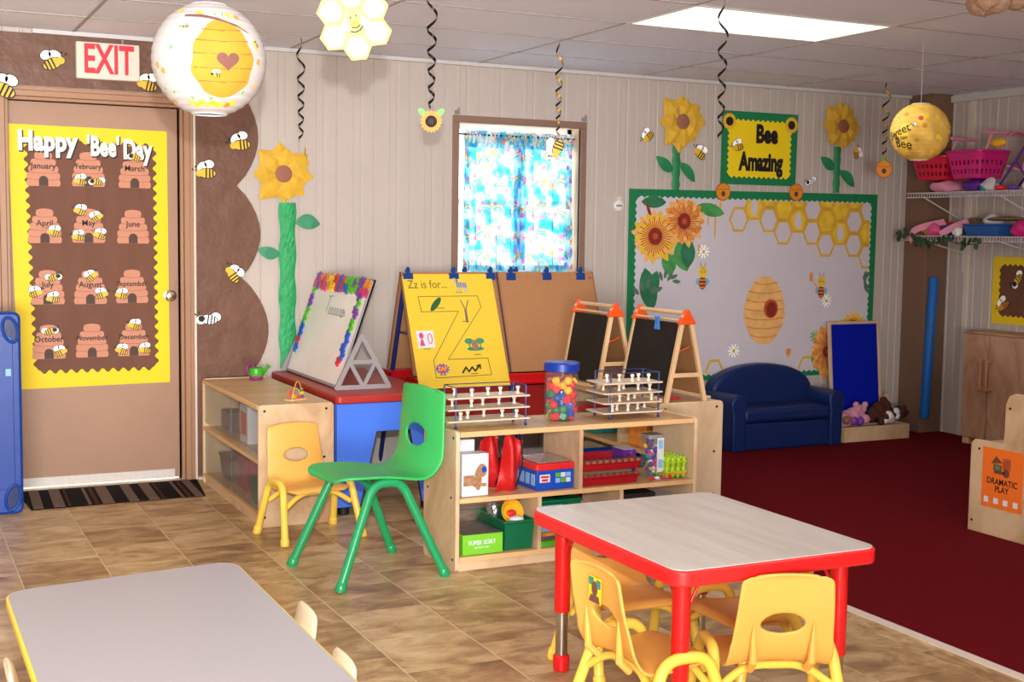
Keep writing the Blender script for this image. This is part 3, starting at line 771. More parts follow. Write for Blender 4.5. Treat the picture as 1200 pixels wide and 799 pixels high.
paper_flower(4.855, 2.20, .19, 1.745, 2.06, 4.83, .062, [(4.845, 1.93, .19, .05, -.75), (4.81, 1.87, .17, .055, 2.55)], 'yellow paper sunflower above the left half of the bulletin board', 5, m_stem='stem2')
paper_flower(6.225, 2.235, .18, 1.76, 2.09, 6.205, .062, [(6.22, 1.92, .19, .055, -.65), (6.19, 1.93, .16, .055, 2.6)], 'yellow paper sunflower above the right half of the bulletin board', 9, m_stem='stem2')

# ================================================================== BEE AMAZING SIGN
sg = thing('wall_sign', 'yellow and green sign with black lettering above the bulletin board', 'sign', (5.52, BY-.003, 2.046), rot=BACK)
MB().prism([(-.325, -.25), (.318, -.25), (.326, .252), (-.322, .252)], 0, .003).build('border', 'greenb', sg)
MB().prism(wavy(-.275, .272, -.205, .20, .014, .042), .003, .005).build('sheet', 'bright_y', sg)
text(sg, 'lettering', 'Bee', .17, .055, .098, .006, 'black', .001, .05, sx=.72); text(sg, 'lettering', 'Amazing', .17, .012, -.095, .006, 'black', .001, .05, sx=.63)
bee(5.335, 1.99+.06, 'paper bee on the yellow sign beside the letters', 1.15, .5, 1, y=BY-.01, group='paper bees around the board sign')
def small_sunflower(x, y, z, label, r=.055, group=None, base=BACK, leaves=False):
    t = thing('paper_sunflower', label, 'sunflower cutout', (x, y, z), rot=base, group=group)
    P = []
    for k in range(36): rr = r*(1 if k % 2 else .82); P.append((rr*math.cos(2*PI*k/36), rr*math.sin(2*PI*k/36)))
    if leaves:
        MB().prism(ell(-r*.75, r*.75, r*.5, r*.28, 10, -.8), -.001, .0008).prism(ell(r*.75, r*.75, r*.5, r*.28, 10, .8), -.001, .0008).build('leaf', 'multig', t)
    MB().prism(P, .001, .003).build('petals', 'beeo' if leaves else 'beey', t)
    MB().prism(ell(0, 0, r*.52, r*.52, 16), .003, .005).build('centre', 'darkcentre', t); MB().prism(ell(0, 0, r*.25, r*.25, 12), .005, .006).build('seeds', 'black', t)
    return t
small_sunflower(5.255, BY-.008, 2.225, 'small sunflower cutout on the upper left corner of the sign', .06, 'sunflower cutouts on the sign')
small_sunflower(5.785, BY-.008, 2.222, 'small sunflower cutout on the upper right corner of the sign', .06, 'sunflower cutouts on the sign')
def hive_cut(x, y, z, label, w=.1, h=.1, base=BACK):
    t = thing('paper_hive', label, 'beehive cutout', (x, y, z), rot=base)
    MB().prism(ell(0, 0, w*.55, h*.56, 18), 0, .001).build('outline', 'wc_rust', t)
    MB().prism(ell(0, 0, w*.5, h*.5, 18), .001, .003).build('hive', 'beeo', t)
    if base != BACK: MB().prism([(-w*.45, h*.62), (-w*.1, h*.45), (w*.1, h*.45), (w*.45, h*.62), (0, h*.6)], .001, .002).build('leaf', 'multig', t)
    MB().line([(-w*.4, h*.15), (w*.4, h*.15)], .004, .003, .0035).build('fold_line', 'wc_rust', t)
    MB().prism(ell(.0, -h*.12, w*.15, w*.17, 12), .003, .004).build('doorway', 'hole', t)
    return t
hive_cut(5.215, BY-.012, 1.742, 'small orange hive cutout under the left corner of the sign', .11, .11)
hive_cut(5.842, BY-.012, 1.755, 'small orange hive cutout under the right corner of the sign', .11, .11)

# ================================================================== BULLETIN BOARD
MU = thing('bulletin_board', 'large white bee and sunflower board with green border behind the sofa', 'bulletin board', (0, BY-.002, 0), rot=BACK)
MB().prism([(4.468, .44), (6.59, .44), (6.597, 1.757), (4.468, 1.744)], 0, .003).build('border', 'greenb', MU)
MB().prism(wavy(4.518, 6.545, .47, 1.70, .012, .046), .003, .005).build('backdrop', 'mural', MU)
cr_ = MB()
for x in (4.88, 5.22, 5.56, 5.9, 6.22): cr_.box(x-.0015, x+.0015, .49, 1.68, .005, .0056)
for z in (.72, .98, 1.24, 1.5): cr_.box(4.54, 6.53, z-.0015, z+.0015, .005, .0056)
cr_.build('creases', 'mural', MU)
L0 = .0052
def psun(cx, cz, R, seed, a0=0, a1=2*PI, sq=1.0, rc=.3):
    rnd = random.Random(seed); A = MB(); B_ = MB(); C_ = MB(); n = 19
    for ring in range(2):
        for k in range(n):
            a = a0+(a1-a0)*(k+ring*.5)/n; r = R*(1-.16*ring)*rnd.uniform(.88, 1.08); w = R*.155
            dx, dz = math.cos(a), math.sin(a)*sq
            P = []
            for q, ww in ((.2, .7), (.45, 1.1), (.7, 1), (.88, .6), (1, 0), (.88, -.6), (.7, -1), (.45, -1.1), (.2, -.7)):
                P.append((cx+dx*r*q-dz*w*ww, cz+dz*r*q+dx*w*ww))
            (A if (k+ring) % 2 else B_).prism(P, L0+.0008*ring, L0+.0016+.0008*ring+.00003*k)
            C_.line([(cx+dx*r*.25, cz+dz*r*.25), (cx+dx*r*.72, cz+dz*r*.72)], R*.035, L0+.0020, L0+.0032)
    p = A.build('printed_sunflower', 'wc_peach', MU); B_.build('petals', 'beey' if seed % 2 else 'wc_orange', p); C_.build('petal_veins', 'wc_rust', p)
    MB().prism(ell(cx, cz, R*rc, R*rc*1.05, 20), L0+.0016, L0+.0036).build('disc', 'wc_dark', p)
    MB().prism(ell(cx, cz, R*rc*.4, R*rc*.4, 14), L0+.0036, L0+.004).build('disc', 'wc_rust', p)
LZ = [0]
def pleaf(pts, m='wc_green', dz=0, nm='printed_leaf'):
    LZ[0] += .00005; dz = LZ[0]
    MB().prism(pts, L0+dz-.0001, L0+dz+.0004).build(nm, m, MU)
def leafp(x, z, ln, wd, rt):
    P = []
    for k in range(9): q = k/8; P.append((q*ln, wd*math.sin(PI*q)**.7))
    for k in range(1, 8): q = 1-k/8; P.append((q*ln, -wd*math.sin(PI*q)**.7))
    c, s_ = math.cos(rt), math.sin(rt)
    return [(x+a*c-b*s_, z+a*s_+b*c) for a, b in P]
for lf in ((4.78, 1.36, .20, .06, -1.45), (4.86, 1.40, .22, .07, -1.2), (4.94, 1.42, .2, .06, -1.55), (4.60, 1.22, .30, .07, -1.35), (4.70, 1.2, .22, .05, -1.9), (5.0, 1.64, .24, .045, -.2), (4.56, 1.66, .2, .04, .0)):
    pleaf(leafp(*lf), random.choice(('wc_green', 'wc_dgreen')))
psun(4.675, 1.43, .185, 11); psun(4.905, 1.535, .175, 12)
for k in range(5): pleaf(leafp(4.56+.03*k, 1.04+.02*(k % 3), .07, .016, 2.4-.5*k), 'wc_grey')
for k in range(5): pleaf(leafp(4.74+.02*k, 1.13+.015*(k % 2), .07, .014, 1.9-.5*k), 'wc_grey')
pleaf(leafp(4.60, 1.66, .12, .012, -1.2), 'wc_dark')
# honey drips
for x, z0, z1 in ((5.10, 1.66, 1.50), (5.16, 1.66, 1.42), (4.98, 1.40, 1.28), (5.03, 1.38, 1.31), (5.20, 1.68, 1.56)):
    MB().prism([(x-.008, z0), (x+.008, z0), (x+.006, z1+.02), (x, z1), (x-.006, z1+.02)], L0, L0+.0005).build('printed_drip', 'wc_honey', MU)
# comb
def hexp(cx, cz, r): return [(cx+r*.90*math.cos(PI/3*k), cz+r*1.06*math.sin(PI/3*k)) for k in range(6)]
def clip_poly(P, x0, x1, z0, z1):
    def cl(P, f, ip):
        out = []
        for i in range(len(P)):
            a, b = P[i-1], P[i]
            if f(b):
                if not f(a): out.append(ip(a, b))
                out.append(b)
            elif f(a): out.append(ip(a, b))
        return out
    lx = lambda X: (lambda a, b: (X, a[1]+(b[1]-a[1])*(X-a[0])/(b[0]-a[0])))
    lz = lambda Z: (lambda a, b: (a[0]+(b[0]-a[0])*(Z-a[1])/(b[1]-a[1]), Z))
    P = cl(P, lambda p: p[0] >= x0, lx(x0)); P = cl(P, lambda p: p[0] <= x1, lx(x1)) if P else P
    P = cl(P, lambda p: p[1] <= z1, lz(z1)) if P else P; P = cl(P, lambda p: p[1] >= z0, lz(z0)) if P else P
    return P
# column, row (from the top), what fills it
COMB = [(0, 1, 'w'), (1, 0, 'p'), (2, 0, 'y'), (2, 1, 'w'), (3, 0, 'y'), (3, 1, 'w'), (4, 0, 'y'), (4, 1, 'p'), (5, 0, 'w'), (5, 1, 'w'), (6, 0, 'y'), (6, 1, 'y'), (6, 2, 'w'),
        (7, 0, 'y'), (7, 1, 'p'), (8, 0, 'y'), (8, 1, 'w'), (8, 2, 'w'), (9, 0, 'w'), (9, 1, 'y'), (9, 2, 'w')]
for c, r, f in COMB:
    X_ = 5.357+.1285*c; z = (1.725 if c % 2 == 0 else 1.64)-.17*r
    out = clip_poly(hexp(X_, z, .094), 4.53, 6.53, .49, 1.69); inn = clip_poly(hexp(X_, z, .076), 4.53, 6.53, .49, 1.69)
    if len(out) < 3: continue
    dz = .00004*c
    o = MB().prism(out, L0, L0+.0005+dz).build('printed_honeycomb', 'wc_honey', MU)
    if len(inn) >= 3: MB().prism(inn, L0+.0005+dz, L0+.001+dz).build('cell', {'w': 'mural', 'y': 'wc_yellow', 'p': 'wc_yellow'}[f], o)
    if f == 'p': MB().prism(clip_poly(ell(X_, z, .03, .06, 12), 4.53, 6.53, .49, 1.69), L0+.001+dz, L0+.0012+dz).build('pale_patch', 'mural', o)
for hx_, hz_ in ((5.185, .50), (5.99, .50)):
    o = MB().prism(clip_poly(hexp(hx_, hz_, .09), 4.53, 6.53, .49, 1.7), L0, L0+.0005).build('printed_honeycomb', 'wc_honey', MU); MB().prism(clip_poly(hexp(hx_, hz_, .07), 4.53, 6.53, .492, 1.7), L0+.0005, L0+.001).build('cell', 'mural', o)
# big hive
hv = MB(); hl = MB(); hh = .50; bands = [.42, .70, .88, .97, 1, .95, .82, .52]
egg = lambda t: .180*(math.sin(PI*min(max(t, 0), 1))**.55)*(1+.035*math.cos(2*PI*7*t))*(.93+.12*t)
P2 = [(5.60+egg(t/40), 1.172-hh*1.01*t/40) for t in range(1, 40)]+[(5.60-egg(t/40), 1.172-hh*1.01*t/40) for t in range(39, 0, -1)]
hb = MB().prism(P2, L0, L0+.0006).build('printed_hive', 'wc_hive', MU)
for k in range(1, 8):
    z = 1.17-hh*k/8; w_ = egg(k/8)*.97
    hl.line([(5.60-w_, z+.012), (5.60-w_*.5, z-.004), (5.60+w_*.3, z-.006), (5.60+w_, z+.008)], .010, L0+.0006, L0+.0009)
hl.build('band_lines', 'wc_orange', hb)
MB().prism(ell(5.655, .93, .062, .068), L0+.0009, L0+.0012).build('doorway', 'wc_rust', hb); MB().prism(ell(5.66, .925, .045, .055), L0+.0012, L0+.0015).build('doorway_shade', 'wc_dark', hb)
def pbee(x, z, pot=False):
    b_ = MB().prism(ell(x, z-.055, .03, .045, 14), L0, L0+.0006).build('printed_bee', 'wc_dark', MU)
    st = MB()
    for q in (-.085, -.06, -.035): st.box(x-.026, x+.026, z+q-.005, z+q+.005, L0+.0006, L0+.0009)
    st.build('stripes', 'beeo', b_)
    MB().prism(ell(x, z+.02, .036, .04, 14), L0+.0006, L0+.0012).build('head', 'wc_yellow', b_)
    MB().prism(ell(x-.035, z-.045, .02, .025, 10), L0, L0+.0005).prism(ell(x+.035, z-.045, .02, .025, 10), L0, L0+.0005).build('wings', 'wc_blue', b_)
    MB().line([(x-.012, z+.05), (x-.02, z+.085)], .004, L0, L0+.0005).line([(x+.012, z+.05), (x+.02, z+.085)], .004, L0, L0+.0005).prism(ell(x-.012, z+.02, .005, .005, 6), L0+.0012, L0+.0015).prism(ell(x+.014, z+.02, .005, .005, 6), L0+.0012, L0+.0015).build('feelers', 'wc_dark', b_)
    if pot: MB().line([(x-.03, z-.03), (x-.085, z+.03)], .006, L0, L0+.0005).prism(ell(x-.095, z+.055, .016, .035, 10), L0, L0+.0005).build('dipper', 'wc_orange', b_)
pbee(5.068, 1.17); pbee(6.10, 1.10, True)
for x, z, m_ in ((5.345, .638, 'wc_honey'), (5.07, 1.33, 'wc_honey'), (6.15, .98, 'wc_honey'), (6.06, .72, 'wc_green')):
    d = MB()
    for k in range(10):
        a = PI*2*k/10; d.line([(x, z), (x+.045*math.cos(a), z+.045*math.sin(a))], .009, L0, L0+.0004)
    q = d.build('printed_daisy', m_ if m_ == 'wc_green' else 'beew', MU); MB().prism(ell(x, z, .014, .014, 8), L0+.0004, L0+.0008).build('daisy_centre', 'wc_honey', q)
    MB().line([(x-.03, z-.03), (x+.03, z+.03)], .003, L0+.0002, L0+.0005).line([(x+.03, z-.03), (x-.03, z+.03)], .003, L0+.0002, L0+.0005).build('leaf_lines', 'wc_green', q)
MB().prism([(5.80, .64), (5.845, .64), (5.84, .60), (5.822, .575), (5.803, .60)], L0, L0+.0005).build('printed_pot', 'wc_orange', MU)
psun(6.17, .61, .15, 14, 0, 2*PI, 1.35, .26); psun(6.40, .76, .13, 15, .2, 3.0)
for lf in ((6.06, .50, .16, .05, 1.3), (6.14, .50, .18, .05, 1.8), (6.50, 1.1, .10, .018, 1.5), (6.48, 1.14, .08, .02, .6), (6.50, 1.12, .09, .02, -1.2)): pleaf(leafp(*lf), 'wc_green' if lf[0] < 6.4 else 'wc_grey')
# thermostat
th = thing('wall_sensor', 'small round white sensor on the wall left of the bulletin board', 'sensor', (4.385, BY-.002, 1.63), rot=BACK)
MB().lathe([(.036, 0), (.036, .012), (.02, .018)], 20).build('cover', 'white', th, smooth=True); MB().box(-.022, .022, -.006, .006, .017, .02).build('grille', 'grey', th)
MB().box(-.02, .02, .03, .06, 0, .012).build('label', 'ivory', th)

# right wall poster with bees
rp = thing('wall_poster', 'brown bee poster with yellow border above the maple cabinet', 'poster', (RX-.001, 6.70, 1.085), rot=RIGHT)
MB().box(0, .72, -.235, .235, 0, .003).build('border', 'yellowb', rp); MB().prism(wavy(.06, .66, -.185, .185, .013, .045), .003, .005).build('sheet', 'kraft2', rp)
bee(0, 0, 'white winged bee high on the right wall poster', 1.3, 1.2, 1, base=RIGHT, loc=(RX-.008, 6.47, 1.165), style=1, group='paper bees on the right wall poster')
bee(0, 0, 'orange bee low on the right wall poster', 1.3, .9, 1, base=RIGHT, loc=(RX-.008, 6.58, .98), body='beeo', group='paper bees on the right wall poster')

# ================================================================== CHAIRS
def shell_mb(sw, sd, sh, bh, wb_t, wb_b, hole_c, hole_a, hole_b, lean=.05, curl=.02, hole=True):
    "one bent plastic shell: seat front edge at +y, back top at -y"
    ctrl = [(sd*.5, sh-.022), (sd*.5-.02, sh-.004), (sd*.2, sh-.006), (-sd*.15, sh-.012), (-sd*.40, sh-.004), (-sd*.5-.002, sh+.035), (-sd*.5-.018, sh+.09), (-sd*.5-lean*.7, sh+(bh-sh)*.62), (-sd*.5-lean, bh-.012), (-sd*.5-lean-.012, bh)]
    path = smooth_path([(0, y, z) for y, z in ctrl], 8)
    L = [0]
    for a, b in zip(path, path[1:]): L.append(L[-1]+(b-a).length)
    T = L[-1]; NV, NU = 46, 22
    def at(s_):
        s_ = min(max(s_, 0), T)
        for i in range(len(L)-1):
            if L[i+1] >= s_: t = (s_-L[i])/max(L[i+1]-L[i], 1e-9); return path[i].lerp(path[i+1], t), (path[i+1]-path[i]).normalized()
        return path[-1], (path[-1]-path[-2]).normalized()
    s_seat = sd*1.02
    def width(s_):
        t = s_/T; f = s_seat/T
        if t < f: w = sw/2
        else: w = wb_b/2+(wb_t/2-wb_b/2)*((t-f)/(1-f))**1.1
        k = min(1, max(0, (t-f+.1)/.2)); w0 = sw/2+(wb_b/2-sw/2)*k
        w = w0 if t < f+.1 else w
        for d, r in ((s_, .10 if sh > .4 else .05), (T-s_, .034)):
            if d < r: w = w-r+math.sqrt(max(0, r*r-(r-d)**2))*1.0
        return w
    vs = []; key = []
    for j in range(NV+1):
        s_ = T*j/NV
        if j == 0: s_ = .0015
        if j == NV: s_ = T-.0015
        for i in range(NU+1):
            u = (i/NU)*2-1; key.append([u*width(s_), s_])
    hc = hole_c
    def inside(x, s_): return ((x/hole_a)**2+((s_-hc)/hole_b)**2)
    fs = []
    for j in range(NV):
        for i in range(NU):
            q = [j*(NU+1)+i, j*(NU+1)+i+1, (j+1)*(NU+1)+i+1, (j+1)*(NU+1)+i]
            cx = sum(key[k][0] for k in q)/4; cs = sum(key[k][1] for k in q)/4
            if hole and inside(cx, cs) < 1: continue
            fs.append(tuple(q))
    used = set(k for f in fs for k in f)
    if hole:
        cnt = {}
        for f in fs:
            for k in range(4):
                e_ = tuple(sorted((f[k], f[(k+1) % 4]))); cnt[e_] = cnt.get(e_, 0)+1
        bnd = set(k for e_, c in cnt.items() if c == 1 for k in e_)
        for k in bnd:
            x, s_ = key[k]; v = inside(x, s_)
            if v < 2.2 and v > 1e-4: f = 1/math.sqrt(v); key[k] = [x*f, hc+(s_-hc)*f]
    idx = {k: n for n, k in enumerate(sorted(used))}
    for k in sorted(used):
        x, s_ = key[k]; p, t = at(s_)
        nrm = Vector((0, -t.z, t.y))
        nrm = Vector((0, t.z, -t.y)) if nrm.z < 0 else nrm
        nrm = Vector((0, t.z, -t.y)); nrm = -nrm       # towards the sitter
        hw = sw/2; c_ = curl*(abs(x)/hw)**2.2
        tt = s_/T
        q0 = s_seat/T; kk = min(1, max(0, (tt-q0*.45)/(q0*.75))); kk = kk*kk*(3-2*kk); lo = -.45 if sh > .4 else .35; c_ *= lo+(1.1-lo)*kk
        q = p+Vector((x, 0, 0))+nrm*(-c_ if False else c_)
        vs.append(q)
    mb = MB(); mb.add(vs, [tuple(idx[k] for k in f) for f in fs]); return mb, T
def arch_pts(x, y0, y1, h, splay, n=8, r=.055):
    "inverted U in the plane x, feet at y0 and y1, rounded top at height h"
    a = Vector((x+splay, y0, 0)); b = Vector((x, y0*.62, h-r*.2)); c = Vector((x, y1*.62, h-r*.2)); d = Vector((x+splay, y1, 0))
    return a, b, c, d
def round_corner(P, r, n=7):
    out = [Vector(P[0])]
    for i in range(1, len(P)-1):
        p, q, s_ = Vector(P[i-1]), Vector(P[i]), Vector(P[i+1])
        a = q+(p-q).normalized()*r; b = q+(s_-q).normalized()*r
        for k in range(n+1):
            t = k/n; out.append((1-t)**2*a+2*t*(1-t)*q+t*t*b)
    out.append(Vector(P[-1])); return out
def make_chair(label, kind, loc, rz, group, sticker=False):
    if kind == 'small':
        C_ = dict(sw=.31, sd=.26, sh=.25, bh=.515, wt=.262, wb=.302, hc=.375, ha=.064, hb=.032, lean=.055, curl=.022, mat='ychair', tube='ytube', tr=.0172, fy=.16, ry=-.165, fx=.155, splay=.035, ah=.235, out=.165)
    elif kind == 'green':
        C_ = dict(sw=.40, sd=.42, sh=.435, bh=.785, wt=.36, wb=.40, hc=.555, ha=.085, hb=.047, lean=.04, curl=.03, mat='gchair', tube='gtube', tr=.019, fy=.245, ry=-.25, fx=.19, splay=.06, ah=.40, out=.178)
    else:
        C_ = dict(sw=.30, sd=.26, sh=.25, bh=.455, wt=.15, wb=.21, hc=.42, ha=.05, hb=.02, lean=.055, curl=.05, mat='cream', tube='steel', tr=.009, fy=.15, ry=-.16, fx=.14, splay=.02, ah=.25, out=.13)
    t = thing('child_chair', label, 'chair', loc, rz, group)
    mb, T = shell_mb(C_['sw'], C_['sd'], C_['sh'], C_['bh'], C_['wt'], C_['wb'], C_['hc'], C_['ha'], C_['hb'], C_['lean'], C_['curl'], kind != 'cream')
    mb.build('seat_shell', C_['mat'], t, smooth=True, solid=.010 if kind != 'green' else .013, sub=1, angle=0)
    r = C_['tr']
    for s_ in (-1, 1):
        x = s_*C_['out']; sp = s_*C_['splay']
        if kind == 'small':
            P = [(x+sp, C_['ry'], 0), (x+sp*.2, -.075, C_['ah']+.035), (x+sp*.2, .075, C_['ah']+.035), (x+sp, C_['fy'], 0)]; rr = .055
        elif kind == 'green':
            P = [(x+sp, C_['ry'], 0), (x, -.065, C_['ah']+.012), (x, .065, C_['ah']+.012), (x+sp, C_['fy'], 0)]; rr = .055
        else: P = [(x+sp, C_['ry'], 0), (x, -.09, C_['ah']), (x, .09, C_['ah']), (x+sp, C_['fy'], 0)]; rr = .03
        pts = round_corner(P, rr)
        h = len(pts)//2
        for q, nm in ((pts[:h+1], 'leg'), (pts[h:], 'leg')):
            lg = MB().tube(q, r, 14).build(nm, C_['tube'], t, smooth=True, angle=50)
            ft = q[0] if q[0].z < .01 else q[-1]; nx_ = q[1] if ft is q[0] else q[-2]
            d = (nx_-ft).normalized()
            MB().tube([ft+Vector((0, 0, .001)), ft+d*.006, ft+d*.035, ft+d*.04], [r*1.05, r*1.22, r*1.22, r*1.02], 14).build('foot_cap', C_['tube'] if kind != 'cream' else 'cream', lg, smooth=True, angle=50)
    if kind == 'small':
        for y in (-.11, .095):
            P = [(-C_['out'], y, .165), (-.085, y*.8, .222), (.085, y*.8, .222), (C_['out'], y, .165)]
            MB().tube(round_corner(P, .05), .012, 10).build('cross_brace', 'ytube', t, smooth=True)
        # moulded ribs down the rear of the back
        for s_ in (-1, 1):
            MB().tube([(s_*.082, -.128, .222), (s_*.084, -.163, .255), (s_*.086, -.168, .33), (s_*.086, -.172, .375)], [.011, .012, .007, .001], 8).build('rib', 'ychair', t, smooth=True)
    elif kind == 'green':
        for y in (-.05, .07):
            MB().tube([(-C_['out'], y, .395), (-.1, y, .412), (.1, y, .412), (C_['out'], y, .395)], .011, 10).build('cross_brace', 'gtube', t, smooth=True)
    if sticker:
        s_ = MB().box(-.032, .032, -.197, -.1955, .405, .48).build('sticker', 'bright_y', t)
        s_.rotation_euler = (-.0, 0, 0)
        m_ = MB().box(-.032, -.006, -.1975, -.197, .455, .478).box(.008, .032, -.1975, -.197, .45, .475).build('sticker_print', 'leafp', s_)
        MB().prism(ell(0, .447, .016, .022, 12), .197, .198, 0, Matrix.Rotation(PI/2, 4, 'X')).prism([(-.03, .407), (.03, .407), (.022, .428), (-.02, .428)], .197, .198, 0, Matrix.Rotation(PI/2, 4, 'X')).build('sticker_print', 'heart', s_)
    return t
GC = 'yellow chairs around the red edged table'
chair1 = make_chair('yellow child chair in front of the glazed cabinet beside the door', 'small', (1.797, 5.815, 0), PI+.14, None)
def put(label, x, y, rz): return copy_tree(chair1, label=label, group=GC, loc=(x, y, 0), rz=rz)
c1 = make_chair('yellow child chair with a picture sticker on its back beside the red edged table', 'small', (1.985, 3.10, 0), -PI/2+.03, GC, sticker=True)
put('yellow child chair with its back to us, near end of red edged table', 2.305, 2.982, -.36)
put('yellow child chair on the far side of the red edged table', 2.225, 3.62, PI)
put('yellow child chair on the right side of the red edged table', 2.475, 3.34, PI/2)
make_chair('larger bright green chair standing in the middle of the floor', 'green', (1.825, 5.095, 0), PI/2+.13, None)
GR = 'cream chairs at the yellow edged table'
cr1 = make_chair('cream chair at the right side of the grey yellow edged table, farther one', 'cream', (.80, 3.24, 0), PI/2, GR)
copy_tree(cr1, label='cream chair at the right side of the grey yellow edged table, nearer one', loc=(.765, 2.83, 0), rz=PI/2)
copy_tree(cr1, label='cream chair at the left edge of the grey yellow edged table', loc=(.43, 3.07, 0), rz=-PI/2)

# ================================================================== TABLES
rt = thing('child_table', 'low white topped table with thick red edge and red legs', 'table', (0, 0, 0))
P = rrect(1.905, 2.622, 2.855, 3.742, .05)
MB().prism(P, .492, .5385).build('edge_band', 'redt', rt, bevel=.008, seg=3)
P2 = rrect(1.912, 2.615, 2.862, 3.735, .045)
MB().prism(P2, .5380, .5405).build('table_top', 'laminate', rt)
for x, y in ((1.995, 3.665), (1.985, 2.95), (2.545, 2.95), (2.545, 3.665)):
    lg = MB().lathe([(.0255, .20), (.0265, .205), (.0265, .497)], 20, 0, Matrix.Translation((x, y, 0))).build('leg', 'redleg', rt, smooth=True)
    MB().lathe([(.0205, .04), (.0205, .21)], 20, 0, Matrix.Translation((x, y, 0))).build('leg_tube', 'steel', lg, smooth=True)
    MB().lathe([(.022, 0), (.027, .004), (.028, .05), (.022, .056)], 20, 0, Matrix.Translation((x, y, 0))).build('foot', 'redleg', lg, smooth=True)
    sx_, sy_ = (1 if x < 2.2 else -1), (1 if y < 3.2 else -1)
    MB().rod((x+sx_*.02, y, .40), (x+sx_*.07, y, .495), .005).rod((x, y+sy_*.02, .40), (x, y+sy_*.07, .495), .005).build('brace', 'redleg', lg, smooth=True)
lt = thing('child_table', 'long grey topped table with thin yellow edge in the lower left foreground', 'table', (0, 0, 0))
def rpoly(P, r, n=6):
    out = []
    m = len(P)
    for i in range(m):
        q = Vector((*P[i], 0)); a = q+(Vector((*P[i-1], 0))-q).normalized()*r; b = q+(Vector((*P[(i+1) % m], 0))-q).normalized()*r
        for k in range(n+1): t = k/n; v = (1-t)**2*a+2*t*(1-t)*q+t*t*b; out.append((v.x, v.y))
    return out
A = [(.252, 3.372), (.254, 2.2), (.846, 2.2), (.852, 3.452)]
MB().prism(rpoly(A, .07), .516, .539).build('edge_band', 'yedge', lt, bevel=.004)
cx_ = sum(p[0] for p in A)/4
A2 = [(x+(.006 if x < cx_ else -.006), y+(-.006 if y > 3 else .006)) for x, y in A]
MB().prism(rpoly(A2, .066), .5385, .5402).build('table_top', 'laminate2', lt)
for x, y in ((.34, 3.25), (.77, 3.3), (.34, 2.3), (.77, 2.3)):
    MB().lathe([(.024, .0), (.024, .516)], 16, 0, Matrix.Translation((x, y, 0))).build('leg', 'yedge', lt, smooth=True)

# ================================================================== SHELF UNITS
def screws(parent, pts, ax):
    for p in pts:
        m = Matrix.Translation(p) @ (Matrix.Rotation(PI/2, 4, 'Y') if ax == 'x' else Matrix.Rotation(PI/2, 4, 'X'))
        MB().lathe([(.0065, -.002), (.0065, .002)], 10, 0, m).build('screw', 'screw', parent)
def shelf_unit(label, loc, rz, L, D, Hh, mid, up_div, lo_div, back=False, kick=.05, panel='birch'):
    t = thing('shelf_unit', label, 'shelf unit', loc, rz); th_ = .018
    def sp(x0, x1):
        pr = rrect(-D/2, D/2, 0, Hh, .02, 4)
        m = Matrix(((0, 0, 1, 0), (1, 0, 0, 0), (0, 1, 0, 0), (0, 0, 0, 1)))
        MB().prism(pr, x0, x1, 0, m).build('side_panel', panel, t, bevel=.002)
    sp(-L/2, -L/2+th_); sp(L/2-th_, L/2)
    e_ = .0015
    x0, x1 = -L/2+th_+e_, L/2-th_-e_
    MB().box(x0, x1, -D/2+.003, D/2-.003, Hh-th_-.006, Hh-.004).build('top_panel', 'birchtop', t, bevel=.002)
    MB().box(x0, x1, -D/2-.001, -D/2+.008, Hh-th_-.008, Hh-.003).build('top_edge', 'birchedge', t, bevel=.003)
    for z, nm in ((mid, 'shelf'), (kick+.012, 'shelf')):
        q = MB().box(x0, x1, -D/2+.008, D/2-.006, z-th_, z).build(nm, 'birchtop', t, bevel=.0015)
        MB().box(x0, x1, -D/2+.001, -D/2+.0075, z-th_-.001, z+.001).build('shelf_edge', 'birchedge', q)
    MB().box(x0, x1, -D/2+.012, -D/2+.028, .0, kick-.007).build('base_rail', 'birch', t, bevel=.002)
    for x in up_div: MB().box(x-.009, x+.009, -D/2+.006, D/2-.008, mid+.001, Hh-th_-.009).build('divider', 'birch', t)
    for x in lo_div: MB().box(x-.009, x+.009, -D/2+.006, D/2-.008, kick+.013, mid-th_-.002).build('divider', 'birch', t)
    if back: MB().box(x0, x1, D/2-.012, D/2-.004, kick, Hh-th_-.008).build('back_panel', 'birch', t)
    for s_ in (-1, 1): screws(t, [(s_*L/2, y, z) for y, z in ((-D/2+.03, Hh-.03), (D/2-.04, Hh-.03), (-D/2+.05, mid), (D/2-.05, mid), (-D/2+.03, .05), (D/2-.05, .12))], 'x')
    return t
# front unit, open towards the camera
SX, SY = 2.768, 5.10
fs_ = shelf_unit('low open birch shelf unit holding toys, peg racks and a jar of beads', (SX, SY, 0), 0, 1.22, .36, .605, .315, [2.765-SX], [2.562-SX, 2.978-SX])
# glazed cabinet by the door
c1_ = shelf_unit('low birch cabinet with clear sliding doors beside the exit door', (1.80, 6.65, 0), -PI/2, 1.21, .38, .60, .33, [], [], back=True)
MB().box(-.585, .02, -.178, -.174, .35, .575).build('sliding_door', 'acrylic', c1_); MB().box(-.02, .585, -.171, -.167, .35, .575).build('sliding_door', 'acrylic', c1_)
MB().box(-.585, .02, -.178, -.174, .068, .305).build('sliding_door', 'acrylic', c1_); MB().box(-.02, .585, -.171, -.167, .068, .305).build('sliding_door', 'acrylic', c1_)
# cabinet behind, carrying the chalkboard easels
c2_ = shelf_unit('low birch cabinet behind the toy shelf carrying two chalkboard easels', (3.655, 5.99, .006), -PI/2, 1.22, .38, .60, .34, [.2], [], back=True)

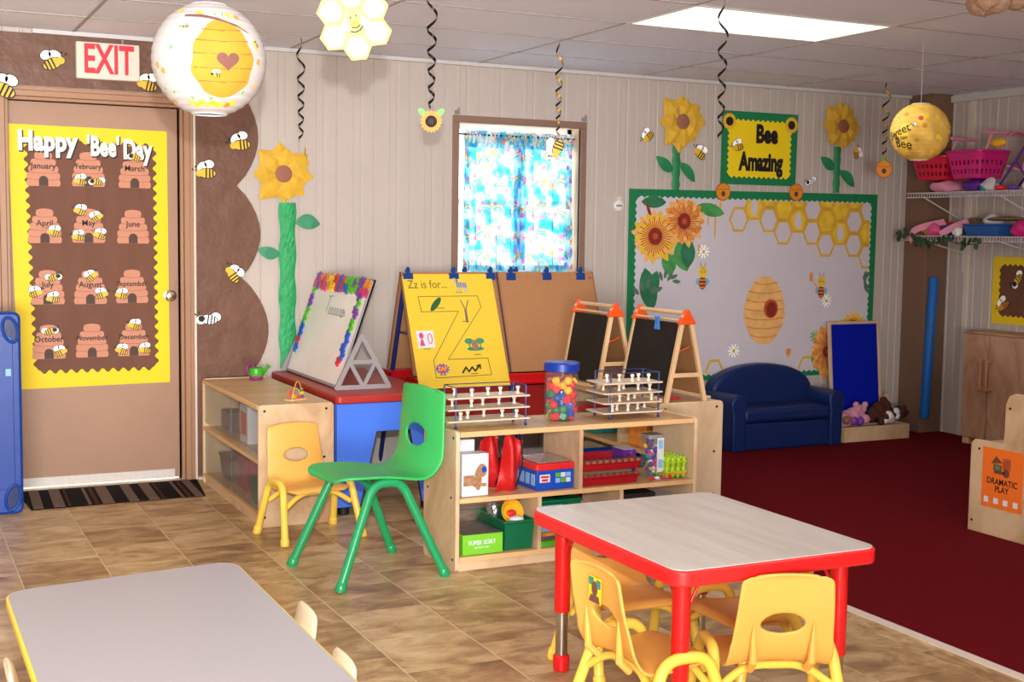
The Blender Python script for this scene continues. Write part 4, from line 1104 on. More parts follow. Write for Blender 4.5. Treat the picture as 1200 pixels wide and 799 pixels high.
# -------- contents of the glazed cabinet
def box_thing(name, label, cat, x0, x1, y0, y1, z0, z1, m, bevel=.003, group=None, extra=None):
    t = thing(name, label, cat, ((x0+x1)/2, (y0+y1)/2, z0), group=group)
    a, b, h = (x1-x0)/2, (y1-y0)/2, z1-z0
    MB().box(-a, a, -b, b, 0, h).build('box', m, t, bevel=bevel)
    if extra: extra(t, a, b, h)
    return t
def open_bin(name, label, cat, x0, x1, y0, y1, z0, z1, m, taper=.9, group=None, rim=.006):
    t = thing(name, label, cat, ((x0+x1)/2, (y0+y1)/2, z0), group=group); a, b, h = (x1-x0)/2, (y1-y0)/2, z1-z0
    mb = MB()
    def ring(s_, z, e=0): return [(-a*s_-e, -b*s_-e, z), (a*s_+e, -b*s_-e, z), (a*s_+e, b*s_+e, z), (-a*s_-e, b*s_+e, z)]
    R = [ring(taper, 0), ring(1, h-.012), ring(1, h-.012, rim), ring(1, h, rim), ring(1, h, -.004), ring(taper, .006, -.004)]
    vs = [p for r in R for p in r]; fs = [(3, 2, 1, 0), (20, 21, 22, 23)]
    for k in range(5):
        for i in range(4): fs.append((k*4+i, k*4+(i+1) % 4, k*4+4+(i+1) % 4, k*4+4+i))
    mb.add(vs, fs).build('bin', m, t, bevel=.004); return t
def face_label(t, a, b, h, m, fx=(.15, .85), fz=(.2, .8), side='x'):
    if side == 'x': MB().box(-a-.001, -a, -b+2*b*fx[0], -b+2*b*fx[1], h*fz[0], h*fz[1]).build('printed_panel', m, t)
    else: MB().box(-a+2*a*fx[0], -a+2*a*fx[1], -b-.001, -b, h*fz[0], h*fz[1]).build('printed_panel', m, t)
S1 = .063; S2 = .331
open_bin('toy_bin', 'small green tub on the upper shelf of the glazed cabinet', 'bin', 1.67, 1.86, 6.10, 6.22, S2, S2+.17, 'bingreen')
box_thing('toy_box', 'white and red toy box on the upper shelf of the glazed cabinet', 'box', 1.68, 1.90, 6.52, 6.68, S2, S2+.20, 'boxwhite', extra=lambda t, a, b, h: face_label(t, a, b, h, 'beadr'))
box_thing('toy_box', 'tan box leaning at the back of the glazed cabinet', 'box', 1.74, 1.92, 6.72, 6.95, S2, S2+.19, 'peach')
box_thing('storage_box', 'brown box at the left end of the glazed cabinet', 'box', 1.70, 1.90, 7.0, 7.18, S2, S2+.10, 'boxgrey')
open_bin('toy_bin', 'teal tray on the lower shelf of the glazed cabinet', 'bin', 1.66, 1.90, 6.12, 6.42, S1, S1+.12, 'bingreen')
box_thing('toy_box', 'dark red box on the lower shelf of the glazed cabinet', 'box', 1.70, 1.92, 6.62, 6.80, S1, S1+.17, 'darkred')
open_bin('toy_bin', 'brown basket on the lower shelf of the glazed cabinet', 'bin', 1.68, 1.90, 6.85, 7.14, S1, S1+.13, 'tan')
# -------- contents of the rear cabinet
box_thing('storage_box', 'orange box on the upper shelf of the rear birch cabinet', 'box', 3.50, 3.72, 5.56, 5.74, .342+.006, .50, 'wc_orange')
box_thing('storage_box', 'blue box standing beside the orange one in the rear cabinet', 'box', 3.50, 3.70, 5.42, 5.50, .348, .52, 'blueplastic')
open_bin('toy_bin', 'teal bin on the lower shelf of the rear cabinet', 'bin', 3.50, 3.78, 5.70, 6.0, .07, .22, 'teal')
open_bin('toy_bin', 'blue bin on the lower shelf of the rear cabinet', 'bin', 3.50, 3.78, 6.05, 6.35, .07, .22, 'blueplastic')
box_thing('toy_box', 'yellow green box on the lower shelf of the rear cabinet', 'box', 3.50, 3.7, 5.45, 5.64, .07, .24, 'tan')
box_thing('toy_box', 'red box at the far end of the rear cabinet', 'box', 3.50, 3.7, 6.3, 6.5, .348, .47, 'beadr')
box_thing('toy_box', 'teal box between red box and divider in the rear cabinet', 'box', 3.50, 3.7, 6.1, 6.28, .348, .45, 'teal')

# -------- front shelf, upper deck
U = .316
def sandbox_(t, a, b, h):
    q = MB().prism(ell(.012, h*.40, .018, .05, 10), b, b+.0016, 0, Matrix.Rotation(PI/2, 4, 'X')).box(-a+.006, -.006, -b-.0012, -b, h*.25, h*.5)
    q.prism(ell(.03, h*.6, .024, .03, 10), b, b+.0021, 0, Matrix.Rotation(PI/2, 4, 'X')).box(-.01, a-.01, -b-.001, -b, h*.22, h*.3).build('printed_picture', 'sandbrown', t)
    MB().prism(ell(.04, h*.62, .012, .014, 10), b+.0021, b+.0026, 0, Matrix.Rotation(PI/2, 4, 'X')).build('printed_dot', 'blueplastic', t)
box_thing('toy_box', 'white box with brown picture at the left end of the toy shelf', 'box', 2.202, 2.326, 4.955, 5.03, U, .500, 'boxwhite', extra=sandbox_)
box_thing('storage_box', 'pale blue box behind the white picture box on the toy shelf', 'box', 2.20, 2.30, 5.045, 5.16, U, .548, 'boxwhite')
def cloth_bag(name, label, x, y, z, w, h, lean, seed, m='redcloth'):
    t = thing(name, label, 'cloth', (x, y, z)); mb = MB(); vs = []; fs = []; nx, nz = 14, 16
    for s_ in (0, 1):
        for j in range(nz+1):
            for i in range(nx+1):
                u = i/nx-.5; v = j/nz
                th_ = .035*(1-abs(2*u)**2.5)*(1-abs(2*v-1)**4)*(1 if s_ else -1)+.012*math.sin(9*u+5*v+seed)
                vs.append((u*w*(1-.35*v+.15*math.sin(4*v+seed))+lean*(1-v), th_, v*h+.02*math.sin(5*u+seed)*v))
    for s_ in (0, 1):
        o = s_*(nx+1)*(nz+1)
        for j in range(nz):
            for i in range(nx): q = o+j*(nx+1)+i; fs.append((q, q+1, q+nx+2, q+nx+1) if s_ else (q, q+nx+1, q+nx+2, q+1))
    mb.add(vs, fs).build('cloth', m, t, smooth=True, angle=0); MB().tube(smooth_path([(w*.25+lean, -.03, .02), (w*.32+lean*.4, -.035, h*.5), (w*.2, -.02, h*.94)], 5), .004, 6).build('trim', 'black', t, smooth=True)
    return t
cloth_bag('cloth_bag', 'shiny red cloth bag slumped on the toy shelf, left one', 2.39, 5.085, U+.002, .15, .235, -.02, 1)
cloth_bag('cloth_bag', 'shiny red cloth bag slumped on the toy shelf, right one with black trim', 2.468, 5.0, U+.002, .12, .24, -.035, 3)
def bluebox(t, a, b, h):
    MB().box(-a+.012, -a+.07, -b-.001, -b, h*.35, h*.7).build('logo_panel', 'boxwhite', t)
    for i in range(3):
        for j in range(2): MB().box(a-.075+i*.022, a-.057+i*.022, -b-.001, -b, h*(.3+.3*j), h*(.52+.3*j)).build('printed_panel', 'cyanp', t)
    MB().box(-a-.001, -a, -b+.02, b-.02, h*.3, h*.7).build('printed_panel', 'cyanp', t)
bb = thing('toy_box', 'blue printed box with red rim and clear lid on the toy shelf', 'box', (2.648, 5.07, U), .04)
MB().box(-.095, .095, -.115, .115, 0, .088).build('box', 'boxblue', bb, bevel=.003)
lb = MB().box(-.080, -.028, -.1165, -.115, .035, .07).build('logo_panel', 'boxwhite', bb)
MB().box(-.075, -.033, -.1172, -.1165, .055, .064).box(-.07, -.038, -.1172, -.1165, .040, .050).build('logo_print', 'beadr', lb)
for i in range(3):
    for j in range(2): MB().box(.0+i*.027, .023+i*.027, -.1165, -.115, .03+.024*j, .05+.024*j).build('printed_panel', ('cyanp', 'multig', 'boxwhite')[(i+j) % 3], bb)
for k in range(4): MB().box(-.0965, -.095, -.10+.05*k, -.065+.05*k, .02, .07).build('printed_panel', 'cyanp', bb)
MB().prism(rrect(-.10, .10, -.12, .12, .015), .088, .118).build('rim', 'beadr', bb, bevel=.005); MB().prism(rrect(-.085, .085, -.105, .105, .012), .1185, .124).build('lid', 'foil', bb, bevel=.004)
def tray(label, x0, x1, y0, y1, z):
    t = open_bin('toy_tray', label, 'tray', x0, x1, y0, y1, z, z+.045, 'darkred', .95, 'dark red trays stacked on the toy shelf')
    h_ = MB()
    for k in range(9): h_.box(-.14+k*.033, -.122+k*.033, -.128, -.1, .036, .05)
    h_.build('tray_contents', 'tan', t); return t
tray('dark red shallow tray, lower of the pair on the toy shelf', 2.783, 3.08, 4.95, 5.2, U+.001); tray('dark red shallow tray, upper of the pair on the toy shelf', 2.79, 3.10, 4.96, 5.2, U+.064)
box_thing('toy_box', 'thin brown divider box between the dark red trays', 'box', 2.80, 3.06, 4.98, 5.18, U+.0465, U+.0635, 'tan', .001)
for k, (x, m_) in enumerate(((3.105, 'purple'), (3.122, 'multip'), (3.139, 'purple'), (3.088, 'purple'))):
    bk = thing('picture_book', ('purple book standing third from the pom-pom jar', 'light purple book standing second from the pom-pom jar', 'purple book standing next to the pom-pom jar', 'purple book standing farthest from the pom-pom jar')[k], 'book', (x, 5.14, U), group='books standing behind the red trays')
    MB().box(-.0075, .0075, -.055, .055, 0, .128).build('cover', m_, bk); MB().box(-.006, .006, -.052, .0545, .127, .129).build('pages', 'boxwhite', bk)
# pom-pom jar
pj = thing('craft_jar', 'clear jar of pom-poms with a tall white label on the toy shelf', 'jar', (3.205, 5.04, U))
MB().prism(rrect(-.042, .042, -.042, .042, .012), .001, .185).build('jar', 'clearjar', pj); MB().prism(rrect(-.04, .04, -.04, .04, .012), .186, .205).build('lid', 'grey', pj)
MB().box(.002, .038, -.0445, -.043, .03, .19).build('label', 'boxwhite', pj)
MB().box(.008, .032, -.0452, -.0446, .14, .18).box(.008, .032, -.0452, -.0446, .05, .09).build('label_print', 'cyanp', pj)
rnd = random.Random(5)
for k in range(26):
    m_ = rnd.choice(['skyp', 'multip', 'multik', 'multib', 'leafp', 'beadr', 'beady', 'purple'])
    o = MB().sphere((0, 0, 0), .0135, 8, 6).build('pom_pom', m_, None, smooth=True)
    o.location = (3.205+rnd.uniform(-.026, .026), 5.04+rnd.uniform(-.026, .026), U+.017+k*.0062)
    tag(o, 'small fluffy pom-pom inside the labelled craft jar', 'pom-pom', 'pom-poms in the craft jar')
for k in range(4):
    o = MB().sphere((0, 0, 0), .011, 8, 6, sc=(1.3, 1, .8)).build('pom_pom', ['beadr', 'skyp', 'multik', 'beadr'][k], None, smooth=True)
    o.location = (3.16+.034*k, 4.965+.006*(k % 2), U+.0095); tag(o, 'loose pom-pom on the shelf in front of the craft jar', 'pom-pom', 'loose pom-poms before the craft jar')
# lime egg trays
eg = thing('peg_tray', 'lime green bumpy tray, lower of two at the right end of the toy shelf', 'tray', (3.294, 5.06, U), group='lime trays')
ebm = MB().prism(rrect(-.06, .06, -.10, .10, .008), .03, .036)
for i in range(4):
    for j in range(7): ebm.lathe([(.006, .004), (.012, .03), (.010, .05), (.006, .056)], 8, 0, Matrix.Translation((-.045+.03*i, -.084+.028*j, 0)))
ebm.build('tray', 'egggreen', eg, smooth=True); copy_tree(eg, label='lime green bumpy tray, upper of two at the right end of the toy shelf', loc=(3.296, 5.06, U+.045))
MB().box(-.06, .06, -.10, .10, .024, .029).build('liner', 'wc_orange', eg)
# -------- lower deck
Dk = .0635
gb = thing('toy_box', 'lime green box with grey picture top on the bottom shelf at left', 'box', (2.297, 5.07, Dk))
MB().box(-.095, .095, -.13, .13, 0, .088).build('box', 'boxgreen', gb, bevel=.003); MB().box(-.094, .094, -.129, .129, .0882, .0895).build('printed_top', 'boxgrey', gb)
lt_ = text(gb, 'lettering', 'SUPER SORT', .026, -.005, -.1305, .052, 'boxwhite', .0005, .02, sx=.9); lt_.rotation_euler = BACK; lt_.location = (-.005, -.1308, .052)
lt_ = text(gb, 'lettering', 'ACTIVITY SET', .012, -.005, -.1305, .032, 'boxwhite', .0005, .01); lt_.rotation_euler = BACK; lt_.location = (-.005, -.1308, .030)
open_bin('storage_bin', 'dark green bin full of toys on the bottom shelf at left', 'bin', 2.402, 2.545, 4.945, 5.25, Dk, .195, 'bingreen', .93)
bw = thing('toy_bowl', 'yellow bowl lying on its side in the dark green bin', 'bowl', (2.475, 5.03, .215), rot=(PI/2-.35, 0, .1))
MB().lathe([(.002, -.025), (.03, -.024), (.05, -.005), (.056, .012), (.052, .012), (.046, -.002), (.028, -.018), (.002, -.019)], 28, caps=False).build('bowl', 'bowl', bw, smooth=True)
MB().sphere((0, -.005, .0), .02, 10, 6, sc=(1.3, .8, .5)).build('food', 'beadr', bw, smooth=True)
o = MB().sphere((0, 0, 0), .03, 12, 8, sc=(1.2, .9, .5)).build('toy_plate', 'boxwhite', None, smooth=True); o.location = (2.478, 4.985, .192); tag(o, 'white toy plate leaning before the yellow bowl in the green bin', 'toy plate')
fb = thing('foil_bag', 'crumpled silver foil bag in the dark green bin', 'bag', (2.425, 5.12, .13)); b_ = MB().sphere((0, 0, .06), .045, 12, 10, sc=(.5, .8, 1.5)); crumple(b_, .02, 30); b_.build('bag', 'foil', fb, smooth=False)
cb = thing('plastic_bag', 'clear wrinkled plastic bag behind the lime green box', 'bag', (2.30, 5.14, Dk+.091)); b_ = MB().sphere((0, 0, .06), .05, 12, 10, sc=(1.5, .8, 1.1)); crumple(b_, .02, 20); b_.build('bag', 'clearjar', cb)
# middle and right bins of the bottom deck
open_bin('storage_bin', 'dark green bin of cards in the middle of the bottom shelf', 'bin', 2.585, 2.80, 4.98, 5.24, Dk+.062, Dk+.20, 'bingreen')
box_thing('toy_box', 'pale blue box in front of the middle bin on the bottom shelf', 'box', 2.585, 2.70, 4.96, 4.976, Dk+.062, Dk+.18, 'cyanp')
box_thing('picture_book', 'bright green book flat on the bottom shelf, lowest of the stack', 'book', 2.58, 2.80, 4.95, 5.2, Dk, Dk+.025, 'multig', .001)
box_thing('picture_book', 'grey book flat on the green one on the bottom shelf', 'book', 2.585, 2.79, 4.955, 5.2, Dk+.026, Dk+.045, 'boxgrey', .001)
box_thing('picture_book', 'white and orange book on top of the flat stack on the bottom shelf', 'book', 2.59, 2.78, 4.95, 5.2, Dk+.046, Dk+.061, 'wc_orange', .001)
box_thing('storage_box', 'black and white box in the right bay of the bottom shelf', 'box', 3.0, 3.18, 4.96, 5.2, Dk, Dk+.20, 'black')
box_thing('storage_box', 'pale paper stack beside the black box in the right bay of the bottom shelf', 'box', 3.19, 3.34, 4.97, 5.2, Dk, Dk+.16, 'boxwhite')

# ================================================================== ON THE FRONT SHELF
def peg_rack(label, loc, w, d, n, dz, zig, rz=0, z0=.03, seed=0):
    t = thing('peg_rack', label, 'peg rack', loc, rz, 'wooden peg board racks on the toy shelf'); rnd = random.Random(seed)
    fr = MB(); top = z0+dz*(n-1)+.05
    for x in (-w/2+.03, w/2-.015):
        for y in (-d/2+.012, d/2-.012): fr.rod((x, y, .006), (x, y, top), .0042, seg=8)
    for y in (-d/2+.012, d/2-.012): fr.rod((-w/2+.03, y, top), (w/2-.015, y, top), .0022, seg=6)
    for x in (-w/2+.03, w/2-.015): fr.rod((x, -d/2+.012, top), (x, d/2-.012, top), .0022, seg=6)
    fr.build('frame', 'easelblue', t, smooth=True)
    for x in (-w/2+.03, w/2-.015):
        for y in (-d/2+.012, d/2-.012): MB().sphere((x, y, .0075), .0075, 10, 6).build('foot', 'easelblue', t, smooth=True)
    for k in range(n):
        z = z0+dz*k
        bd = MB().box(-w/2-.01, w/2, -d/2, d/2, z, z+.007).build('board', 'pegboard', t, bevel=.0015)
        for q in range(5):
            x = -w/2+.05+(w-.09)*q/4+rnd.uniform(-.015, .015); y = rnd.choice((-d*.25, -d*.05, d*.2))
            MB().lathe([(.008, 0), (.008, .006), (.0055, .010), (.0055, .019), (.0092, .024), (.0095, .031), (.005, .035)], 10, 0, Matrix.Translation((x, y, z+.007))).build('peg', 'peg', bd, smooth=True)
    return t
peg_rack('three tier wooden peg rack at the left end of the toy shelf', (2.352, 5.07, .601), .38, .15, 3, .05, 0, .0, seed=2)
peg_rack('four tier wooden peg rack at the right end of the toy shelf', (3.085, 5.09, .601), .30, .17, 4, .045, 0, -.02, z0=.026, seed=6)
jr = thing('bead_jar', 'clear jar of coloured beads with blue lid on the toy shelf', 'jar', (2.757, 5.105, .601))
JR = .079
MB().lathe([(JR-.012, 0), (JR, .01), (JR, .205), (JR-.008, .222)], 40).build('jar', 'clearjar', jr, smooth=True)
MB().lathe([(JR-.002, .222), (JR+.003, .225), (JR+.003, .258), (JR-.004, .265), (.01, .268)], 40).build('lid', 'lidblue', jr, smooth=True)
rnd = random.Random(8)
bm_ = {}
cols_ = ['beadr', 'beadr', 'beady', 'beadg', 'beadb', 'beadr']
shapes = []
for s_ in range(3):
    if s_ == 0: mk = MB().sphere((0, 0, 0), .0195, 12, 8)
    elif s_ == 1: mk = MB().lathe([(.007, -.017), (.0175, -.0155), (.0175, .0155), (.007, .017)], 14)
    else: mk = MB().box(-.0145, .0145, -.0145, .0145, -.0145, .0145)
    shapes.append(mk)
nm_ = {'beadr': 'red', 'beady': 'yellow', 'beadg': 'green', 'beadb': 'blue'}
protos = {}
for c_ in nm_:
    for s_ in range(3): protos[c_, s_] = None
placed = []
zt = .016; tries = 0
while len(placed) < 92 and tries < 40000:
    tries += 1
    a = rnd.uniform(0, 2*PI); rr = (JR-.024)*math.sqrt(rnd.uniform(.3, 1)) ; z = .021+(tries/40000)*.172
    p = Vector((rr*math.cos(a), rr*math.sin(a), z))
    if all((p-q).length > .0345 for q in placed):
        placed.append(p); c_ = rnd.choice(cols_) if z < .155 else rnd.choice(['beady', 'beady', 'beadr']); s_ = rnd.choice((0, 0, 1, 2))
        if protos[c_, s_] is None:
            protos[c_, s_] = o = shapes[s_].build('bead', c_, None, smooth=s_ < 2, bevel=.002 if s_ == 2 else 0)
        else: o = protos[c_, s_].copy(); COL.objects.link(o)
        o.location = Vector((2.757, 5.105, .601))+p; o.rotation_euler = (rnd.uniform(0, 3), rnd.uniform(0, 3), 0)
        tag(o, '%s %s bead near the %s of the blue lidded jar' % (nm_[c_], ('round', 'barrel shaped', 'cube')[s_], 'bottom' if z < .07 else 'middle' if z < .13 else 'top'), 'bead', '%s beads in the jar' % nm_[c_])

# ================================================================== RED AND BLUE ACTIVITY TABLE
at_ = thing('activity_table', 'blue plastic activity table with brick red lid between cabinet and easel', 'table', (0, 0, 0))
X0, X1, Y0, Y1 = 2.025, 2.60, 6.12, 7.33
MB().prism(rrect(X0, X1, Y0, Y1, .03), .575, .617).build('lid', 'tabred', at_, bevel=.008, seg=3)
# front and rear faces with a trapezoid opening
def face(y0, y1):
    b = MB(); m = Matrix(((1, 0, 0, 0), (0, 0, 1, 0), (0, 1, 0, 0), (0, 0, 0, 1)))
    b.prism([(X0+.01, .045), (2.16, .045), (2.247, .425), (2.43, .425), (2.50, .045), (X1-.01, .045), (X1-.01, .573), (X0+.01, .573)], y0, y1, 0, m); return b
face(Y0+.012, Y0+.03).build('end_panel', 'tabblue', at_, bevel=.004)
MB().box(X0+.008, X0+.022, Y0+.03, Y1-.03, .045, .573).build('side_panel', 'tabblue', at_); MB().box(X1-.06, X1-.008, Y1-.06, Y1-.02, .045, .573).build('corner_post', 'tabblue', at_)
MB().tube([(2.16, Y0+.02, .05), (2.247, Y0+.02, .425), (2.43, Y0+.02, .425), (2.50, Y0+.02, .05)], .006, 6).build('opening_trim', 'black', at_)
MB().box(2.36, 2.385, 6.6, 6.625, .05, .57).box(2.36, 2.5, 6.6, 6.625, .37, .40).build('inner_frame', 'easelblue', at_)
for x in (X0+.06, X1-.06):
    for y in (Y0+.06, Y1-.06):
        MB().lathe([(.02, 0), (.03, .004), (.03, .04), (.02, .046)], 16, 0, Matrix.Translation((x, y, 0))).build('caster', 'rubber', at_, smooth=True)

# ---- whiteboard easel on it, face towards the left
we = thing('whiteboard_easel', 'tilted whiteboard bordered with colourful plastic flowers on the red lid', 'easel', (0, 0, 0))
B0 = Vector((2.118, 6.36, .627)); B1 = Vector((2.118, 7.31, .627)); up_ = Vector((.195, 0, .565)); hgt = up_.length; up_.normalize()
ux = Vector((0, -1, 0))       # local x: towards the camera when looking at the face
nz_ = ux.cross(up_).normalized()
if nz_.x > 0: nz_ = -nz_
Mw = Matrix((ux, up_, ux.cross(up_))).transposed().to_4x4(); Mw.translation = B1
sgn = 1 if ux.cross(up_).x < 0 else -1
Wd = .95
def wbx(mb, x0, x1, y0, y1, z0, z1, mi=0): return mb.box(x0, x1, y0, y1, min(z0*sgn, z1*sgn), max(z0*sgn, z1*sgn), mi, Mw)
wbx(MB(), 0, Wd, 0, hgt, -.012, -.001).build('back_board', 'grey', we)
wbx(MB(), .008, Wd-.008, .008, hgt-.008, -.001, .001).build('writing_surface', 'wb', we)
fr = MB()
for a in ((0, .014, 0, hgt), (Wd-.014, Wd, 0, hgt), (0, Wd, hgt-.014, hgt), (0, Wd, -.006, .010)): wbx(fr, *a, -.014, .006)
fr.build('frame', 'grey', we, bevel=.003)
ink = MB()
rnd = random.Random(2)
def stroke(pts, w=.005):
    for a, b in zip(pts, pts[1:]):
        a = Vector((*a, .0015*sgn)); b = Vector((*b, .0015*sgn)); ink.tube([Mw @ a, Mw @ b], w/2, 5)
x = .36
stroke([(.36, .38), (.36, .47)]); stroke([(.33, .47), (.40, .475)])
for k in range(6):
    stroke([(x+.04, .37), (x+.045, .41), (x+.065, .405), (x+.06, .37), (x+.075, .375)]); x += .045
stroke([(.62, .40), (.63, .36), (.66, .40), (.68, .37)])
ink.build('handwriting', 'wbink', we)
def flower_link(cx, cy, m_, r=.026):
    mb = MB(); P = []
    for k in range(40):
        a = 2*PI*k/40; rr = r*(1+.24*math.cos(5*a)); P.append((cx+rr*math.cos(a), cy+rr*math.sin(a)))
    z0, z1 = (.002, .011) if sgn > 0 else (-.011, -.002)
    mb.prism(P, z0, z1, 0, Mw); mb.prism(ell(cx, cy, r*.35, r*.35, 8), z0 if sgn > 0 else z0-.002, z1+.002 if sgn > 0 else z1, 0, Mw)
    mb.build('plastic_flower', m_, we)
cc = ['multiy', 'multir', 'multib', 'multig', 'multip', 'multik', 'beeo']
pos = []
for k in range(20):
    for q in range(2): pos.append((.03+k*.047, hgt-.03-q*.04-(0 if k > 4 else 0), k+q))
for k in range(9): pos.append((.034, hgt-.10-k*.044, 20+k))
for k in range(11): pos.append((Wd-.115+.02*(k % 2), hgt-.10-k*.036, 40+k//2))
for x, y, k in pos: flower_link(x+rnd.uniform(-.008, .008), y+rnd.uniform(-.008, .008), cc[int(x*9+y*7+rnd.random()*1.5) % 7])
# triangular lattice stands at both ends
for yy in (6.335, 7.325):
    f1, f2, ap = (2.10, .631), (2.385, .631), (2.235, .898)
    st = MB(); m = Matrix(((1, 0, 0, 0), (0, 0, 1, 0), (0, 1, 0, 0), (0, 0, 0, 1)))
    dq = [0]
    def bar(a, b, w=.024): dq[0] += .0004; st.line([a, b], w, yy-.006-dq[0], yy+.006+dq[0], 0, False, m)
    md = lambda a, b: ((a[0]+b[0])/2, (a[1]+b[1])/2)
    bar(f1, f2); bar(f2, ap); bar(f1, ap); bar(md(f1, ap), md(f2, ap), .02); bar(md(f1, ap), md(f1, f2), .02); bar(md(f2, ap), md(f1, f2), .02)
    st.build('stand', 'grey', we)

# ================================================================== PAINTING EASEL
pe = thing('painting_easel', 'double sided hardboard painting easel with blue legs and red trays before the window', 'easel', (0, 0, 0))
AY, AZ = 7.0, 1.205; FYb, FZb = 6.785, .622; RYb = 7.205
def tilt(yb):        # frame of a board hanging from the apex: local x along X, y up the board, z outwards
    d = Vector((0, AY-yb, AZ-FZb)); h_ = d.length; d.normalize(); xx = Vector((1, 0, 0))
    m = Matrix((xx, d, xx.cross(d))).transposed().to_4x4(); m.translation = Vector((0, yb, FZb)); return m, h_
Mf, hF = tilt(FYb); Mr, hR = tilt(RYb)
for x0, x1 in ((2.715, 3.30), (3.335, 3.972)):
    b = MB().box(x0, x1, 0, hF, 0, .006, 0, Mf).build('front_board', 'hardboard', pe)
    MB().box(x0-.012, x0, 0, hF, -.01, .008, 0, Mf).build('board_edge', 'hbedge', b); MB().box(x1, x1+.012, 0, hF, -.01, .008, 0, Mf).build('board_edge', 'hbedge', b)
    b = MB().box(x0, x1, 0, hR, -.006, 0, 0, Mr).build('rear_board', 'hardboard', pe); MB().box(x0-.012, x0, 0, hR, -.01, .01, 0, Mr).build('board_edge', 'hbedge', b); MB().box(x1, x1+.012, 0, hR, -.01, .01, 0, Mr).build('board_edge', 'hbedge', b)
def ext(yb, z):
    t = (AZ-z)/(AZ-FZb); return AY+(yb-AY)*t
for x in (2.73, 3.318, 3.957):
    for yb, o_ in ((FYb, .018), (RYb, -.018)):
        MB().rod((x, AY+(.01 if o_ > 0 else -.01), AZ-.03), (x, ext(yb, .02)+o_, .02), .014).build('leg', 'easelblue', pe, smooth=True)
MB().rod((2.715, AY, AZ-.012), (3.972, AY, AZ-.012), .010).build('top_bar', 'easelblue', pe, smooth=True)
for x in (2.735, 3.35): MB().rod((x, ext(FYb, .85)+.02, .85), (x, ext(RYb, .85)-.02, .85), .006).build('spreader', 'easelblue', pe, smooth=True)
def red_tray(y0, y1, nm='paint_tray'):
    b = MB()
    b.box(2.71, 3.98, y0, y1, .545, .555).box(2.71, 3.98, y0, y0+.01, .545, .618).box(2.71, 3.98, y1-.01, y1, .545, .603).box(2.71, 2.72, y0, y1, .545, .613).box(3.97, 3.98, y0, y1, .545, .613)
    b.box(2.70, 3.99, y0-.004, y0+.012, .603, .615)
    b.box(2.71, 3.98, y0-.004, y0, .558, .575)
    return b.build(nm, 'trayred', pe, bevel=.003)
red_tray(6.752, 6.90); red_tray(7.18, 7.32)
MB().box(2.72, 4.0, 6.83, 6.842, .30, .543).box(2.72, 3.97, 7.19, 7.20, .30, .543).build('lower_panel', 'tabred', pe)
MB().box(2.74, 3.98, 6.8, 7.2, .27, .285).build('lower_shelf', 'easelblue', pe)
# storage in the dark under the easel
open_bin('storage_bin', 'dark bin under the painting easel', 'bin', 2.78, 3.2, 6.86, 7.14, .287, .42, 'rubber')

ps = thing('letter_poster', 'yellow sheet with a large letter Z and small pictures clipped to the easel', 'poster', (0, 0, 0)); Mp, hP = tilt(6.738)
ps.matrix_world = Mp @ Matrix.Translation((2.708, -.076, .004))
PW, PH = .572, hP+.062
def at_p(u, v): return (u*PW, (1-v)*PH)
pp = MB(); n = 10; vs = []; fs = []
for j in range(n+1):
    for i in range(2): v_ = j/n; vs.append((i*PW+(.0 if i else .0), PH*(1-v_), .0015-(.0 if v_ < .8 else 0)+.002*math.sin(6*v_+2*i)*0+.004*max(0, v_-.8)))
for j in range(n): q = 2*j; fs.append((q, q+2, q+3, q+1))
pp.add(vs, fs).build('sheet', 'posty', ps, solid=.001)
zl = MB()
Zp = [at_p(*p) for p in ((.14, .20), (.80, .20), (.82, .30), (.36, .755), (.80, .755), (.81, .90), (.20, .91), (.20, .76), (.56, .335), (.15, .335))]
zl.line(Zp, .0035, .003, .0035, closed=True); zl.build('letter_outline', 'ink', ps)
text(ps, 'lettering', 'Zz is for...', .072, .150, PH*.905, .003, 'ink', .0004, -.004, sx=.85)
zu = at_p(.32, .27); MB().prism(ell(*zu, .055, .018, 14, .85), .003, .0038).build('zucchini_picture', 'cucum', ps)
zz = at_p(.64, .10); zb = MB().prism(ell(zz[0], zz[1], .038, .02, 12, -.15), .003, .0038).prism(ell(zz[0]-.035, zz[1]+.03, .012, .03, 10, .35), .003, .0038).prism(ell(zz[0]-.05, zz[1]+.052, .018, .010, 8, .3), .003, .0038)
for dx in (-.028, -.014, .018, .030): zb.box(zz[0]+dx-.003, zz[0]+dx+.003, zz[1]-.05, zz[1], .003, .0038)
zo = zb.build('zebra_picture', 'zebra', ps)
st = MB()
for k in range(6): st.box(zz[0]-.03+.011*k, zz[0]-.0265+.011*k, zz[1]-.015, zz[1]+.015, .0038, .0042)
st.line([(zz[0]-.024, zz[1]+.02), (zz[0]-.034, zz[1]+.06)], .006, .0038, .0042).build('stripes', 'black', zo)
zp = at_p(.64, .33); MB().line([(zp[0]-.022, zp[1]+.065), (zp[0], zp[1]), (zp[0]+.026, zp[1]+.065)], .006, .003, .0038).line([(zp[0], zp[1]), (zp[0]-.002, zp[1]-.07)], .014, .003, .0038).build('zipper_picture', 'boxgrey', ps)
z0_ = at_p(.15, .575); q = MB().box(z0_[0]-.052, z0_[0]+.052, z0_[1]-.052, z0_[1]+.052, .003, .0034).build('picture_card', 'boxwhite', ps)
MB().prism(ell(z0_[0]-.024, z0_[1]+.022, .014, .02, 10), .0034, .0038).prism([(z0_[0]-.04, z0_[1]-.04), (z0_[0]-.008, z0_[1]-.04), (z0_[0]-.018, z0_[1]), (z0_[0]-.03, z0_[1])], .0034, .0038).build('print', 'multik', q)
rg = ell(z0_[0]+.027, z0_[1]+.003, .013, .03, 14); MB().line(rg, .006, .0034, .0038, closed=True).build('print', 'beadr', q)
